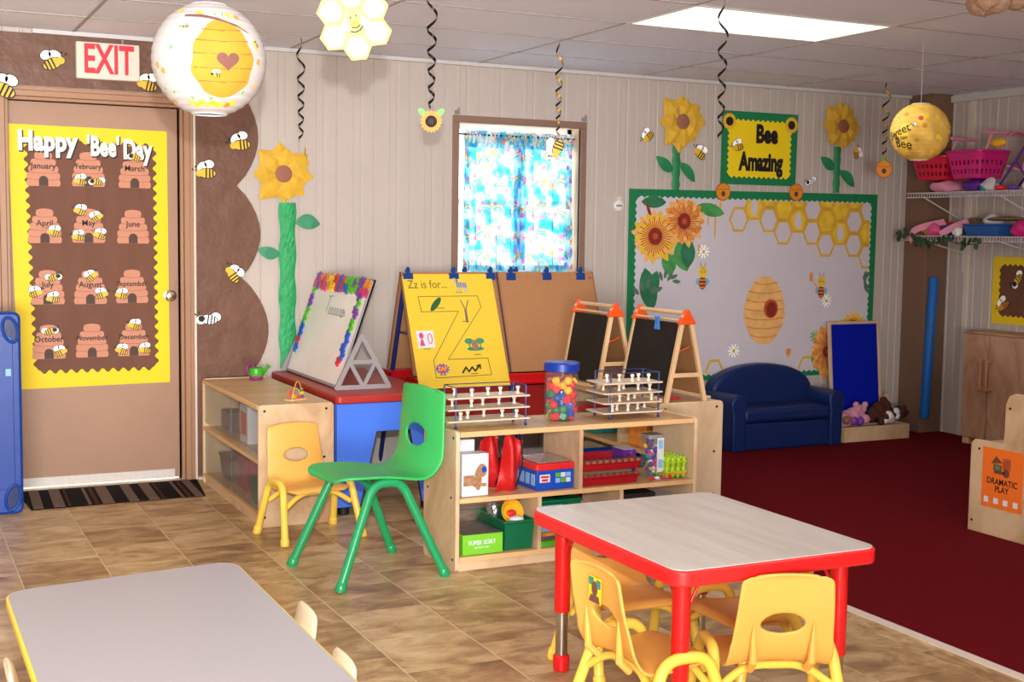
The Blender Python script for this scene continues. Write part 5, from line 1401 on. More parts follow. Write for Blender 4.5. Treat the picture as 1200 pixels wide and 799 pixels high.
zt = at_p(.68, .63); q = MB().prism(ell(zt[0], zt[1]-.028, .055, .012, 12), .003, .0034).prism(ell(zt[0]-.035, zt[1]+.02, .028, .018, 10), .003, .0036).prism(ell(zt[0]+.035, zt[1]+.02, .028, .018, 10), .003, .0036).box(zt[0]-.038, zt[0]-.030, zt[1]-.03, zt[1]+.02, .003, .0034).box(zt[0]+.03, zt[0]+.038, zt[1]-.03, zt[1]+.02, .003, .0034).build('zoo_picture', 'leafp', ps)
MB().prism(ell(zt[0], zt[1]-.002, .022, .03, 10), .0036, .004).build('print', 'sandbrown', q)
zz_ = at_p(.28, .835); P = []
for k in range(24): rr = .05*(1 if k % 2 else .66); P.append((zz_[0]+rr*math.cos(2*PI*k/24), zz_[1]+rr*.72*math.sin(2*PI*k/24)))
q = MB().prism(P, .003, .0036).build('burst_picture', 'multib', ps); MB().prism([(zz_[0]+(x-zz_[0])*.72, zz_[1]+(y-zz_[1])*.72) for x, y in P], .0036, .004).build('print', 'beadr', q)
text(q, 'lettering', 'ZAP', .035, zz_[0], zz_[1], .0042, 'beady', .0004, .01, sx=.9)
zg = at_p(.60, .845); MB().line([(zg[0]-.06, zg[1]-.02), (zg[0]-.035, zg[1]+.012), (zg[0]-.02, zg[1]-.015), (zg[0]+.005, zg[1]+.012), (zg[0]+.02, zg[1]-.012), (zg[0]+.055, zg[1]+.022)], .010, .003, .0036).line([(zg[0]+.035, zg[1]+.018), (zg[0]+.057, zg[1]+.024), (zg[0]+.056, zg[1]+.0)], .008, .003, .0036).build('zigzag_picture', 'black', ps)
cap = MB()
for (u, v) in ((.37, .305), (.62, .425), (.15, .66), (.69, .72), (.28, .885), (.62, .885), (.60, .165)):
    p_ = at_p(u, v); cap.box(p_[0]-.022, p_[0]+.022, p_[1]-.002, p_[1]+.002, .003, .0034)
cap.build('captions', 'ink', ps)
# bulldog clips
def clip(x, label, dy=0, yoff=0):
    t = thing('binder_clip', label, 'clip', (0, 0, 0), group='blue clips along the top of the painting easel')
    t.location = (x, AY-.008+yoff, AZ-.012+dy)
    MB().prism([(-.034, -.050), (.034, -.050), (.030, -.002), (-.030, -.002)], .0, .004, 0, Matrix.Rotation(PI/2, 4, 'X') @ Matrix.Translation((0, 0, .012))).box(-.030, .030, -.014, .012, -.006, .008).build('jaw', 'clipblue', t, bevel=.002)
    MB().prism([(-.012, 0), (.012, 0), (.014, .03), (.006, .045), (-.006, .045), (-.014, .03)], .006, .009, 0, Matrix.Rotation(PI/2, 4, 'X')).prism([(-.010, 0), (.010, 0), (.012, .028), (-.012, .028)], -.012, -.009, 0, Matrix.Rotation(PI/2, 4, 'X')).build('lever', 'clipblue', t)
for x, lb_, yo in ((2.745, 'blue clip at the left end of the painting easel', 0), (3.035, 'blue clip above the lettering of the yellow sheet', 0), (3.12, 'blue clip gripping the rear board above the zebra', .03), (3.275, 'blue clip at the right end of the yellow sheet', 0), (3.41, 'blue clip at the left corner of the bare board', 0), (3.46, 'blue clip on the rear board behind the bare board corner', .03), (3.655, 'blue clip in the middle of the bare board', 0), (3.89, 'blue clip at the right end of the bare board', 0)):
    clip(x, lb_, 0, yo)

# ================================================================== CHALKBOARD EASELS
def chalk_easel(label, y0, y1, ax, fl_, fr_, clipb=False):
    t = thing('chalkboard_easel', label, 'easel', (0, 0, 0), group='wooden chalkboard easels on the rear cabinet'); Z0, Z1 = .603, 1.045
    L_ = lambda z: fl_+(ax-.018-fl_)*(z-Z0)/(Z1-Z0); R_ = lambda z: fr_+(ax+.018-fr_)*(z-Z0)/(Z1-Z0)
    for y in (y0, y1):
        for f in (L_, R_):
            w = .011
            vs = []
            for z in (Z0, Z1):
                for dx, dy in ((-w, -w), (w, -w), (w, w), (-w, w)): vs.append((f(z)+dx, y+dy, z))
            MB().add(vs, [(0, 3, 2, 1), (4, 5, 6, 7), (0, 1, 5, 4), (1, 2, 6, 5), (2, 3, 7, 6), (3, 0, 4, 7)]).build('leg', 'pine', t, bevel=.002)
        c = MB(); m = Matrix(((1, 0, 0, 0), (0, 0, 1, 0), (0, 1, 0, 0), (0, 0, 0, 1)))
        pr = rpoly([(ax-.055, Z1-.05), (ax, Z1+.035), (ax+.055, Z1-.05)], .018)
        c.prism(pr, y-.015, y+.015, 0, m); c.build('cap', 'orange', t, bevel=.004)
        z = .74; MB().box(L_(z), R_(z), y-.017, y-.011, z-.011, z+.011).build('cross_bar', 'pine', t, bevel=.001)
    MB().rod((ax, y0, Z1+.006), (ax, y1, Z1+.006), .011).build('paper_roll', 'pine', t, smooth=True)
    MB().rod((ax-.03, y0, Z1-.03), (ax-.03, y1, Z1-.03), .006).build('top_rail', 'pine', t, smooth=True)
    def panel(f, z0, z1, off, nm, m_):
        vs = [(f(z)+o, y, z) for z in (z0, z1) for y in (y0+.014, y1-.014) for o in (off, off+.005)]
        MB().add(vs, [(0, 2, 3, 1), (4, 5, 7, 6), (0, 1, 5, 4), (2, 6, 7, 3), (0, 4, 6, 2), (1, 3, 7, 5)]).build(nm, m_, t)
    panel(L_, Z0+.03, Z1-.045, -.008, 'chalkboard', 'chalk'); panel(R_, Z0+.03, Z1-.05, .003, 'rear_board', 'hardboard')
    MB().box(fl_-.05, fl_-.012, y0+.015, y1-.015, Z0+.012, Z0+.02).box(fl_-.052, fl_-.046, y0+.015, y1-.015, Z0+.012, Z0+.032).build('ledge', 'pine', t)
    MB().box(fr_+.012, fr_+.05, y0+.015, y1-.015, Z0+.012, Z0+.02).build('ledge', 'pine', t)
    MB().sphere((L_(.86)+.03, y0+.02, .86), .008, 8, 6).tube(smooth_path([(L_(.86)+.03, y0+.02, .86), ((L_(.86)+R_(.88))/2, y0+.02, .865), (R_(.9)-.01, y0+.02, .885)], 4), .003, 6).build('strap', 'orange', t, smooth=True)
    return t
chalk_easel('nearer wooden chalkboard easel with orange caps and a blue clip, on the rear cabinet', 5.42, 5.86, 3.635, 3.525, 3.755)
chalk_easel('farther wooden chalkboard easel with orange caps, on the rear cabinet', 6.02, 6.42, 3.575, 3.475, 3.70)
bc = thing('blue_clip', 'light blue bear shaped clip on the top rail of the nearer chalkboard easel', 'clip', (3.59, 5.60, 1.0), rz=-PI/2)
MB().prism([(-.022, -.04), (.022, -.04), (.016, 0), (-.016, 0)], 0, .008, 0, Matrix.Rotation(PI/2, 4, 'X') @ Matrix.Translation((0, 0, .01))).prism(ell(0, .008, .016, .014, 12), 0.01, .018, 0, Matrix.Rotation(PI/2, 4, 'X')).prism(ell(-.014, .022, .007, .007, 8), 0.01, .018, 0, Matrix.Rotation(PI/2, 4, 'X')).prism(ell(.014, .022, .007, .007, 8), 0.01, .018, 0, Matrix.Rotation(PI/2, 4, 'X')).build('clip_body', mat('sky_blue_plastic', (60, 140, 230), .4), bc)
# paper rolls and a red piece under the near easel
for k, (x, y, m_, l_) in enumerate(((3.56, 5.93, 'beadr', 'red marker lying between the chalkboard easels'), (3.64, 5.50, 'beadr', 'red crayon lying under the nearer chalkboard easel'))):
    o = MB().rod((-.03, 0, 0), (.03, .02, 0), .007).build('marker', m_, None, smooth=True); o.location = (x, y, .6105); tag(o, l_, 'marker')

# ================================================================== SOFA
so = thing('child_sofa', 'small navy blue vinyl sofa with rolled arms and arched back', 'sofa', (5.50, 7.13, .006)); sw_ = .955/2
D0, D1 = -.20, .225
MB().box(-sw_+.10, sw_-.10, D0+.025, D1-.02, .0, .185).build('base', 'navy', so, bevel=.015, seg=3)
MB().box(-sw_+.115, sw_-.115, D0+.008, D1-.10, .187, .285).build('seat_cushion', 'navy', so, bevel=.03, seg=4)
m = Matrix(((1, 0, 0, 0), (0, 0, 1, 0), (0, 1, 0, 0), (0, 0, 0, 1)))
for s_ in (-1, 1):
    P = [(-.055, 0), (.05, 0), (.055, .26)]+[(.0+.068*math.cos(a), .315+.068*math.sin(a)) for a in [-.5+k*.4 for k in range(10)]]+[(-.055, .26)]
    P = [(s_*(sw_-.068)+x*s_, z) for x, z in P]
    a_ = MB().prism(P, D0, D1-.03, 0, m).build('arm', 'navy', so, bevel=.014, seg=3)
    MB().tube([(s_*(sw_-.068)+q[0]*s_, D0-.001, q[1]) for q in [(.052*math.cos(a), .315+.052*math.sin(a)) for a in [2*PI*k/20 for k in range(20)]]], .003, 6, closed=True).build('piping', 'navy', a_, smooth=True)
    MB().box(s_*(sw_-.105)-.003, s_*(sw_-.105)+.003, D0-.003, D0+.002, .01, .26).build('piping', 'navy', a_)
P = [(-sw_+.05, .02), (sw_-.05, .02), (sw_-.04, .34)]+[((sw_-.045)*math.cos(a), .345+.205*math.sin(a)**.85) for a in [PI*k/24 for k in range(1, 24)]]+[(-sw_+.04, .34)]
MB().prism(P, D1-.13, D1-.01, 0, m).build('backrest', 'navy', so, bevel=.03, seg=4)
for x in (-.36, .36):
    for y in (D0+.05, D1-.06): MB().box(x-.02, x+.02, y-.02, y+.02, -.0, .01).build('foot', 'rubber', so)

# ================================================================== FLANNEL BOARD AND TOY BOX
fb_ = thing('flannel_board', 'blue felt board in a pale wood frame standing beside the sofa', 'board', (6.345, 7.22, .006))
rx = .235
def rotx(a): return Matrix.Translation((0, 0, .02)) @ Matrix.Rotation(a, 4, 'X')
ma = rotx(-.10)
MB().box(-rx+.02, rx-.02, -.004, .004, .02, .79, 0, ma).build('felt', 'felt', fb_)
for a in ((-rx, -rx+.022, 0, .812), (rx-.022, rx, 0, .812), (-rx+.022, rx-.022, .79, .812), (-rx+.022, rx-.022, 0, .02)):
    MB().box(a[0], a[1], -.011, .011, a[2], a[3], 0, ma).build('frame_strip', 'birch', fb_, bevel=.002)
for s_ in (-1, 1):
    MB().prism([(-.05, 0), (.09, 0), (.045, .27), (-.0, .30), (-.03, .27)], -.009, .009, 0, Matrix.Translation((s_*(rx+.012), -.02, 0)) @ Matrix(((0, 0, 1, 0), (1, 0, 0, 0), (0, 1, 0, 0), (0, 0, 0, 1)))).build('side_bracket', 'birch', fb_, bevel=.002)
tb = thing('toy_crate', 'shallow pale wood box holding plush toys in front of the blue felt board', 'box', (6.325, 7.075, .006))
for a in ((-.30, .30, -.09, -.074, 0, .105), (-.30, .30, .03, .044, 0, .105), (-.30, -.284, -.0735, .0295, 0, .105), (.284, .30, -.0735, .0295, 0, .105), (-.283, .283, -.073, .029, .0, .012)):
    MB().box(*a).build('box_panel', 'birch', tb, bevel=.002)
def plush(name, label, loc, rz, m_, balls, cloth=None, face=None):
    t = thing(name, label, 'plush toy', loc, rz); mb = MB()
    for x, y, z, r in balls: mb.sphere((x, y, z), r, 14, 10)
    mb.build('body', m_, t, remesh=.005)
    if cloth:
        c = MB()
        for x, y, z, r in cloth[1]: c.sphere((x, y, z), r, 14, 10)
        c.build('clothes', cloth[0], t, remesh=.005)
    if face:
        f = MB()
        for x, y, z, r in face[1]: f.sphere((x, y, z), r, 10, 8)
        f.build('face', face[0], t, smooth=True)
    return t
plush('plush_doll', 'pink plush doll lying in the wooden box beside the sofa', (6.18, 7.07, .115), 0, 'pinkplush',
      [(-.10, -.02, .04, .055), (-.06, 0, .06, .05), (-.01, 0, .07, .055), (.04, 0, .08, .045), (.02, -.02, .12, .03), (.0, -.02, .145, .024), (.07, -.01, .11, .03), (.09, -.01, .14, .024), (.08, -.03, .04, .035), (-.13, -.03, .08, .022)],
      ('multip', [(-.03, -.035, .035, .035), (.02, -.04, .03, .035)]), ('skin', [(-.115, -.055, .045, .032), (-.10, -.062, .05, .026)]))
plush('plush_monkey', 'brown plush animal with white shirt heaped in the wooden box', (6.42, 7.06, .115), 0, 'brownplush',
      [(-.02, 0, .10, .055), (.03, .0, .12, .05), (-.08, -.01, .08, .045), (-.10, -.02, .04, .03), (.0, -.05, .05, .028), (.03, .01, .16, .03), (.08, 0, .08, .035), (-.05, -.06, .02, .026), (-.065, -.05, .06, .02)],
      ('skyp', [(.03, -.04, .055, .04), (.06, -.03, .035, .035), (.0, -.045, .03, .03)]))
plush('plush_bear', 'dark brown plush toy lying against the right end of the wooden box', (6.555, 7.06, .125), 0, 'brownplush',
      [(-.02, 0, .05, .045), (.03, 0, .06, .05), (.075, .01, .055, .04), (.10, .0, .05, .022), (.05, -.03, .10, .02)], ('boxwhite', [(-.015, -.02, .07, .03), (-.01, -.02, .04, .03)]))
nd = thing('foam_tube', 'bright blue foam tube upright against the brown corner column', 'foam tube', (6.885, 7.115, .12), rot=(-.0, .04, 0))
MB().lathe([(.012, 0), (.030, .0), (.034, .008), (.034, 1.03), (.03, 1.038), (.012, 1.038)], 24).build('tube', 'noodle', nd, smooth=True)

# ================================================================== RIGHT WALL: CABINET, PLAY UNIT
mc = thing('maple_cabinet', 'maple play cupboard with wooden dowel handles against the right wall', 'cabinet', (0, 0, 0))
CX = 6.83
MB().box(CX+.019, RX-.01, 5.72, 6.70, .05, .785).build('body', 'maple', mc, bevel=.002); MB().box(CX-.004, RX-.008, 5.71, 6.712, .786, .802).build('top', 'maple', mc, bevel=.003)
for y0, y1, hy in ((6.475, 6.70, 6.50), (6.12, 6.472, 6.445)):
    d = MB().box(CX, CX+.018, y0+.002, y1-.002, .055, .782).build('door', 'maple', mc, bevel=.002)
    h_ = MB().rod((CX-.045, hy, .42), (CX-.045, hy, .60), .0075)
    h_.box(CX-.055, CX, hy-.012, hy+.012, .598, .618).box(CX-.055, CX, hy-.012, hy+.012, .402, .422).build('handle', 'dowel', d, smooth=False)
MB().box(CX, CX+.018, 5.73, 6.116, .055, .782).build('door', 'maple', mc, bevel=.002)
for y in (6.66, 5.76): MB().box(CX+.01, CX+.06, y-.03, y+.03, .006, .05).build('foot', 'birchedge', mc)
pu = thing('play_unit', 'birch play unit with stepped side panel and an orange sheet at the right edge', 'play unit', (0, 0, 0))
m = Matrix(((0, 0, 1, 0), (1, 0, 0, 0), (0, 1, 0, 0), (0, 0, 0, 1)))
P = [(4.655, .006), (4.655, .440), (4.632, .463), (4.452, .466), (4.448, .66), (4.43, .70), (4.39, .715), (3.95, .715), (3.95, .006)]
MB().prism(P, 4.82, 4.838, 0, m).build('side_panel', 'birch', pu, bevel=.003)
MB().prism([(y, z) for y, z in P], 5.45, 5.468, 0, m).build('side_panel', 'birch', pu, bevel=.003)
MB().box(4.84, 5.448, 4.40, 4.64, .43, .445).build('top', 'birchtop', pu); MB().box(4.84, 5.448, 3.96, 4.42, .68, .695).build('upper_top', 'birchtop', pu)
MB().box(4.84, 5.448, 4.635, 4.65, .02, .44).build('back_panel', 'birch', pu); MB().box(4.84, 5.448, 4.40, 4.415, .446, .68).build('back_panel', 'birch', pu)
screws(pu, [(4.82, y, z) for y, z in ((4.60, .42), (4.63, .06), (4.42, .64))], 'x')
op = thing('dramatic_play_sign', 'orange sheet lettered dramatic play on the birch side panel', 'sign', (4.8195, 4.575, .145), rot=RIGHT)
MB().box(0, .252, 0, .292, 0, .001).build('sheet', 'opost', op)
text(op, 'lettering', 'DRAMATIC', .042, .126, .130, .0012, 'black', .0003, .02, sx=.9); text(op, 'lettering', 'PLAY', .042, .126, .094, .0012, 'black', .0003, .02, sx=.9)
for k in range(4): MB().box(.018+.06*k, .046+.06*k, .022, .050, .001, .0016).build('white_square', 'boxwhite', op)
q = MB().box(.07, .12, .185, .215, .001, .0018).prism([(.055, .215), (.125, .225), (.085, .255)], .001, .0018).prism(ell(.15, .18, .02, .022, 10), .001, .0018).box(.075, .14, .17, .186, .001, .0018).build('printed_picture', 'kraft2', op)
MB().box(.125, .175, .195, .25, .001, .0014).build('printed_picture', 'wc_rust', op); MB().box(.08, .11, .19, .21, .0018, .002).build('printed_picture', 'leafp', op)

# ================================================================== WIRE SHELVES AND TOYS ON THE RIGHT WALL
def wire_shelf(label, z, y0=5.6, y1=7.14):
    t = thing('wire_shelf', label, 'wire shelf', (0, 0, z), group='white wire shelves on the right wall'); x0 = 6.655
    fr = MB()
    for x, zz in ((x0, 0), (x0, -.032), (6.86, 0), (RX-.012, 0)): fr.rod((x, y0, zz), (x, y1, zz), .0035, seg=8)
    fr.build('rails', 'wire', t, smooth=True)
    w_ = MB().rod((x0, 0, -.032), (x0, 0, 0), .0022, seg=5).tube([(x0, 0, 0), (RX-.012, 0, .001)], .0018, 5)
    w0 = w_.build('wire', 'wire', t); n = int((y1-y0)/.026)
    w0.location = (0, y0+.01, 0)
    for k in range(1, n): c = w0.copy(); COL.objects.link(c); c.location = (0, y0+.01+k*.026, 0)
    for y in (6.98, 6.28):
        MB().rod((x0+.01, y, -.03), (RX-.01, y, -.20 if z > 1.6 else -.12), .006, seg=8).box(RX-.016, RX-.008, y-.008, y+.008, -.25, .0).build('bracket', 'wire', t)
    return t
wire_shelf('upper white wire shelf carrying pink baskets and doll strollers', 1.762); wire_shelf('lower white wire shelf with dress-up things and a leafy vine', 1.458)
for y in (6.98, 6.20):
    o = MB().box(RX-.012, RX-.002, y-.012, y+.012, 1.2, 2.42).build('shelf_upright', 'wire', None); tag(o, 'slotted white upright %s' % ('nearer the corner column' if y > 6.5 else 'near the right edge of the picture'), 'shelf upright', 'slotted uprights behind the wire shelves')
def basket(label, x, y, z, rz, m_, L_=.36, W_=.24, h_=.17):
    t = thing('shopping_basket', label, 'toy cart', (x, y, z), rz, 'pink toy shopping carts')
    mb = MB(); rows = 12
    ring = lambda k: [(px*(.74+.26*k/rows), py*(.74+.26*k/rows)) for px, py in rrect(-L_/2, L_/2, -W_/2, W_/2, .05, 4)]
    R0 = []
    for p, q in zip(ring(0), ring(0)[1:]+ring(0)[:1]):
        n_ = max(1, round(math.hypot(q[0]-p[0], q[1]-p[1])/.016)); R0 += [(p[0]+(q[0]-p[0])*i/n_, p[1]+(q[1]-p[1])*i/n_) for i in range(n_)]
    n = len(R0); vs = []; fs = []
    for k in range(rows+1):
        f = (.74+.26*k/rows)/.74; vs += [(px*f, py*f, h_*k/rows) for px, py in R0]
    for k in range(rows):
        for i in range(n):
            if k in (2, 3, 6, 7) and i % 2 == 0: continue
            a = k*n+i; b = k*n+(i+1) % n; fs.append((a, b, b+n, a+n))
    fs.append(tuple(range(n))[::-1])
    mb.add(vs, fs).build('basket', m_, t, solid=.004)
    MB().tube([(px/.74, py/.74, h_) for px, py in R0], .009, 6, closed=True).build('rim', m_, t, smooth=True)
    h = MB()
    for s_ in (-.07, .07): h.tube([(-L_/2+.03, s_, h_), (-L_/2-.03, s_, h_+.12)], .008, 8)
    h.tube([(-L_/2-.03, -.13, h_+.12), (-L_/2-.03, .13, h_+.12)], .012, 8).build('handle', 'pinklt', t, smooth=True)
    return t
basket('crimson toy shopping cart on the upper wire shelf beside the corner', 6.80, 6.96, 1.855, PI/2+.1, 'redbasket', .32, .30, .16)
basket('hot pink toy shopping cart on the upper wire shelf in front of the crimson one', 6.78, 6.60, 1.855, PI/2-.05, 'pinkbasket', .34, .30, .18)
def stroller(label, x, y, z, rz, m_, m2):
    t = thing('doll_stroller', label, 'doll stroller', (x, y, z), rz, 'doll strollers on the upper wire shelf')
    fr = MB()
    for s_ in (-.09, .09):
        fr.tube(smooth_path([(-.16, s_, .025), (-.05, s_, .16), (.06, s_, .30), (.13, s_, .40), (.17, s_, .41)], 5), .008, 8); fr.rod((.12, s_, .025), (-.02, s_, .20), .007)
    fr.rod((.17, -.09, .41), (.17, .09, .41), .009).build('frame', m_, t, smooth=True)
    vs = [(-.10, -.085, .17), (-.10, .085, .17), (.03, .085, .13), (.03, -.085, .13), (.10, .085, .34), (.10, -.085, .34)]
    MB().add(vs, [(0, 1, 2, 3), (3, 2, 4, 5)]).build('fabric_seat', m2, t, solid=.012)
    hd = MB(); vs = []; fs = []
    for k in range(7):
        a = PI*.15+PI*.55*k/6; vs += [(.08-.12*math.cos(a)*-1-.1, -.09, .27+.12*math.sin(a)), (.08-.12*math.cos(a)*-1-.1, .09, .27+.12*math.sin(a))]
    for k in range(6): fs.append((2*k, 2*k+1, 2*k+3, 2*k+2))
    hd.add(vs, fs).build('hood', m2, t, solid=.006)
    for a in (-.16, .12):
        for s_ in (-.1, .1): MB().lathe([(.012, -.01), (.026, -.008), (.026, .008), (.012, .01)], 14, 0, Matrix.Translation((a, s_, .027)) @ Matrix.Rotation(PI/2, 4, 'X')).build('wheel', 'wire', t)
    return t
stroller('purple framed doll stroller with pink hood on the upper wire shelf', 6.86, 6.24, 1.765, -PI/2, 'purple', 'pinklt')
stroller('pale pink doll stroller at the right end of the upper wire shelf', 6.84, 5.97, 1.765, -PI/2+.2, 'beady', 'pinklt')
def heap(name, label, cat, x, y, z, sc, m_, seed, amp=.03, fr=14, group=None):
    t = thing(name, label, cat, (x, y, z), group=group); b_ = MB().sphere((0, 0, 0), 1, 18, 12, sc=sc)
    v = []
    for p in b_.v:
        n_ = noise.noise_vector(Vector(p)*fr+Vector((seed, seed*2, 0))); v.append((p[0]+n_.x*amp, p[1]+n_.y*amp, max(0, p[2]+sc[2]*.8+n_.z*amp)))
    b_.v = v; b_.build('cloth', m_, t, smooth=True, angle=0); return t
heap('doll_bag', 'purple folded fabric under the pink toy carts', 'fabric', 6.80, 6.60, 1.765, (.10, .13, .048), 'purple', 1)
heap('doll_bag', 'pink folded fabric under the crimson toy cart', 'fabric', 6.80, 6.88, 1.765, (.10, .12, .045), 'pinklt', 2)
heap('doll_dress', 'pale doll dress on the upper wire shelf under the strollers', 'fabric', 6.74, 6.44, 1.765, (.05, .05, .045), 'wire', 3)
for k, (y, m_) in enumerate(((6.46, 'teal'), (6.33, 'beadr'), (6.22, 'multip'))):
    heap('toy_bag', ('teal', 'red', 'purple')[k]+' small toy bag behind the wires of the upper shelf', 'toy', 6.72, y, 1.765, (.04, .04, .025), m_, k+5, .012)
o = MB().sphere((0, 0, 0), .05, 14, 8, sc=(.5, 1.4, .6)).build('toy_visor', 'beady', None, smooth=True); o.location = (6.72, 6.37, 2.085); tag(o, 'yellow and teal toy hung on the purple stroller frame', 'toy')
# lower shelf
def straps(label, pts, m_, w=.035):
    t = thing('silk_scarf', label, 'scarf', (0, 0, 0), group=None)
    P = smooth_path(pts, 6); MB().ribbon(P, [(0, .6, .8)]*len(P), w).build('fabric', m_, t, solid=.003); return t
straps('pink striped scarf hanging over the lower wire shelf', [(6.80, 6.90, 1.56), (6.70, 6.98, 1.53), (6.65, 7.05, 1.49), (6.645, 7.08, 1.42)], 'pinklt', .05)
straps('pale pink scarf lying on the lower wire shelf', [(6.78, 6.66, 1.56), (6.70, 6.72, 1.52), (6.66, 6.80, 1.47)], 'pinklt', .05)
heap('straw_hat', 'tan straw hat on the lower wire shelf', 'hat', 6.95, 6.77, 1.462, (.08, .13, .07), 'tan', 11, .01, 6)
heap('straw_hat', 'flat tan hat lying on the blue bin', 'hat', 6.82, 6.36, 1.565, (.09, .15, .018), 'tan', 13, .006, 6)
heap('dress_up_bow', 'shiny pink bow on the lower wire shelf', 'bow', 6.70, 6.90, 1.462, (.035, .06, .045), 'satinpink', 12, .02, 20)
heap('dress_up_cloth', 'yellow cloth at the left end of the lower wire shelf', 'fabric', 6.78, 7.02, 1.462, (.06, .07, .05), 'beady', 14, .02)
heap('dress_up_cloth', 'red cloth behind the yellow one on the lower wire shelf', 'fabric', 6.86, 6.92, 1.462, (.05, .06, .06), 'beadr', 15, .02)
heap('dress_up_cloth', 'blue jeans cloth behind the pink bow', 'fabric', 6.77, 6.82, 1.462, (.06, .07, .045), 'boxblue', 16, .02)
heap('dress_up_cloth', 'white lace cloth above the blue bin', 'fabric', 6.84, 6.50, 1.53, (.05, .08, .04), 'skyp', 17, .02)
heap('lace_glove', 'white lace piece beside the blue bin', 'fabric', 6.68, 6.66, 1.462, (.025, .045, .035), 'skyp', 18, .015, 30)
open_bin('shelf_bin', 'flat blue bin on the lower wire shelf', 'bin', 6.67, 6.95, 6.28, 6.60, 1.462, 1.545, 'binblue')
heap('toy_doll', 'magenta toy at the right end of the lower wire shelf', 'toy', 6.72, 6.14, 1.462, (.04, .07, .06), 'pinkbasket', 20, .02)
vn = thing('leaf_garland', 'dark green leafy garland along the edge of the lower wire shelf', 'garland', (0, 0, 0)); rnd = random.Random(3)
P = smooth_path([(6.645, 7.20, 1.45), (6.64, 7.08, 1.47), (6.645, 6.98, 1.42), (6.64, 6.85, 1.41), (6.645, 6.70, 1.425), (6.64, 6.55, 1.40), (6.645, 6.40, 1.42)], 10)
MB().tube(P, .003, 5).build('stem', 'vine', vn)
lf0 = None
for k in range(52):
    p = P[int(rnd.random()*(len(P)-1))]
    if lf0 is None: o = lf0 = MB().prism(ell(0, 0, .024, .016, 8), 0, .001).build('leaf', 'vine', vn)
    else: o = lf0.copy(); COL.objects.link(o)
    o.location = p+Vector((rnd.uniform(-.02, .0), rnd.uniform(-.02, .02), rnd.uniform(-.035, .03))); o.rotation_euler = (rnd.uniform(0, 3), PI/2+rnd.uniform(-.7, .7), rnd.uniform(-.5, .5))

# ================================================================== BLUE PANEL AT THE LEFT
bl = thing('nap_cot_stack', 'tall royal blue plastic panel with moulded grips standing left of the door', 'cot', (.22, 6.87, .0))
mx = Matrix(((1, 0, 0, 0), (0, 0, 1, 0), (0, 1, 0, 0), (0, 0, 0, 1)))
MB().prism(rrect(-.40, .395, .0, 1.018, .035), -.05, .06, 0, mx).build('panel', 'cot', bl, bevel=.014, seg=3)
MB().prism(rrect(-.33, .355, .13, .90, .02), -.056, -.051, 0, mx).build('face_panel', 'cot', bl, bevel=.004)
for z, s_ in ((.93, -1), (.085, 1)):
    P = [Vector((.345+.036*math.cos(a)*1, -.056, z+.06*math.sin(a)+s_*.5*.036*math.cos(a))) for a in [2*PI*k/24 for k in range(24)]]
    MB().tube(P, .008, 8, closed=True).build('grip_ring', 'cot', bl, smooth=True); MB().prism([(p.x, p.z) for p in P], -.053, -.0505, 0, mx).build('grip_recess', 'navy', bl)
MB().box(.32, .345, -.0575, -.056, .70, .735).build('label', 'cyanp', bl)

# ================================================================== SMALL THINGS ON THE CABINETS
wc = thing('watering_can', 'small green and purple toy watering can on the birch cabinet', 'toy', (1.885, 7.12, .597), .3)
MB().lathe([(.02, 0), (.036, .003), (.040, .022)], 20).build('base', 'canpurple', wc, smooth=True); MB().lathe([(.040, .022), (.044, .04), (.038, .066), (.03, .07)], 20).build('body', 'cangreen', wc, smooth=True)
MB().tube(smooth_path([(.03, 0, .03), (.06, 0, .05), (.075, 0, .068)], 5), [.012]*6+[.008]*5, 8).lathe([(.006, 0), (.014, .012)], 12, 0, Matrix.Translation((.075, 0, .066)) @ Matrix.Rotation(.7, 4, 'Y')).build('spout', 'cangreen', wc, smooth=True)
MB().tube(smooth_path([(-.02, 0, .07), (-.03, 0, .095), (-.055, 0, .08), (-.058, 0, .045), (-.038, 0, .02)], 6), .005, 8).build('handle', 'canpurple', wc, smooth=True)
bmz = thing('bead_maze', 'little wire bead maze on the near end of the birch cabinet', 'toy', (1.84, 6.20, .597), .5)
MB().prism(rrect(-.055, .055, -.03, .03, .01), 0, .008).build('base', 'birchedge', bmz)
for k, (a, b, h_, m_) in enumerate(((-.04, .02, .055, 'beady'), (-.02, .045, .085, 'beady'), (0, .05, .06, 'beadb'))):
    MB().tube([(a+(b-a)*t/12, -.015+.012*k, .008+h_*math.sin(PI*t/12)**.6) for t in range(13)], .0018, 6).build('wire', m_, bmz, smooth=True)
for k, (x, y, z, m_) in enumerate(((.045, 0, .015, 'beadb'), (.045, 0, .032, 'beady'), (.044, 0, .049, 'beadg'), (.02, -.01, .016, 'beadr'), (-.01, -.005, .018, 'beeo'), (-.025, .0, .04, 'beadr'))): MB().sphere((x, y, z), .009, 10, 8).build('bead', m_, bmz, smooth=True)
MB().rod((-.05, 0, .008), (-.05, 0, .06), .003).build('post', 'beadr', bmz)

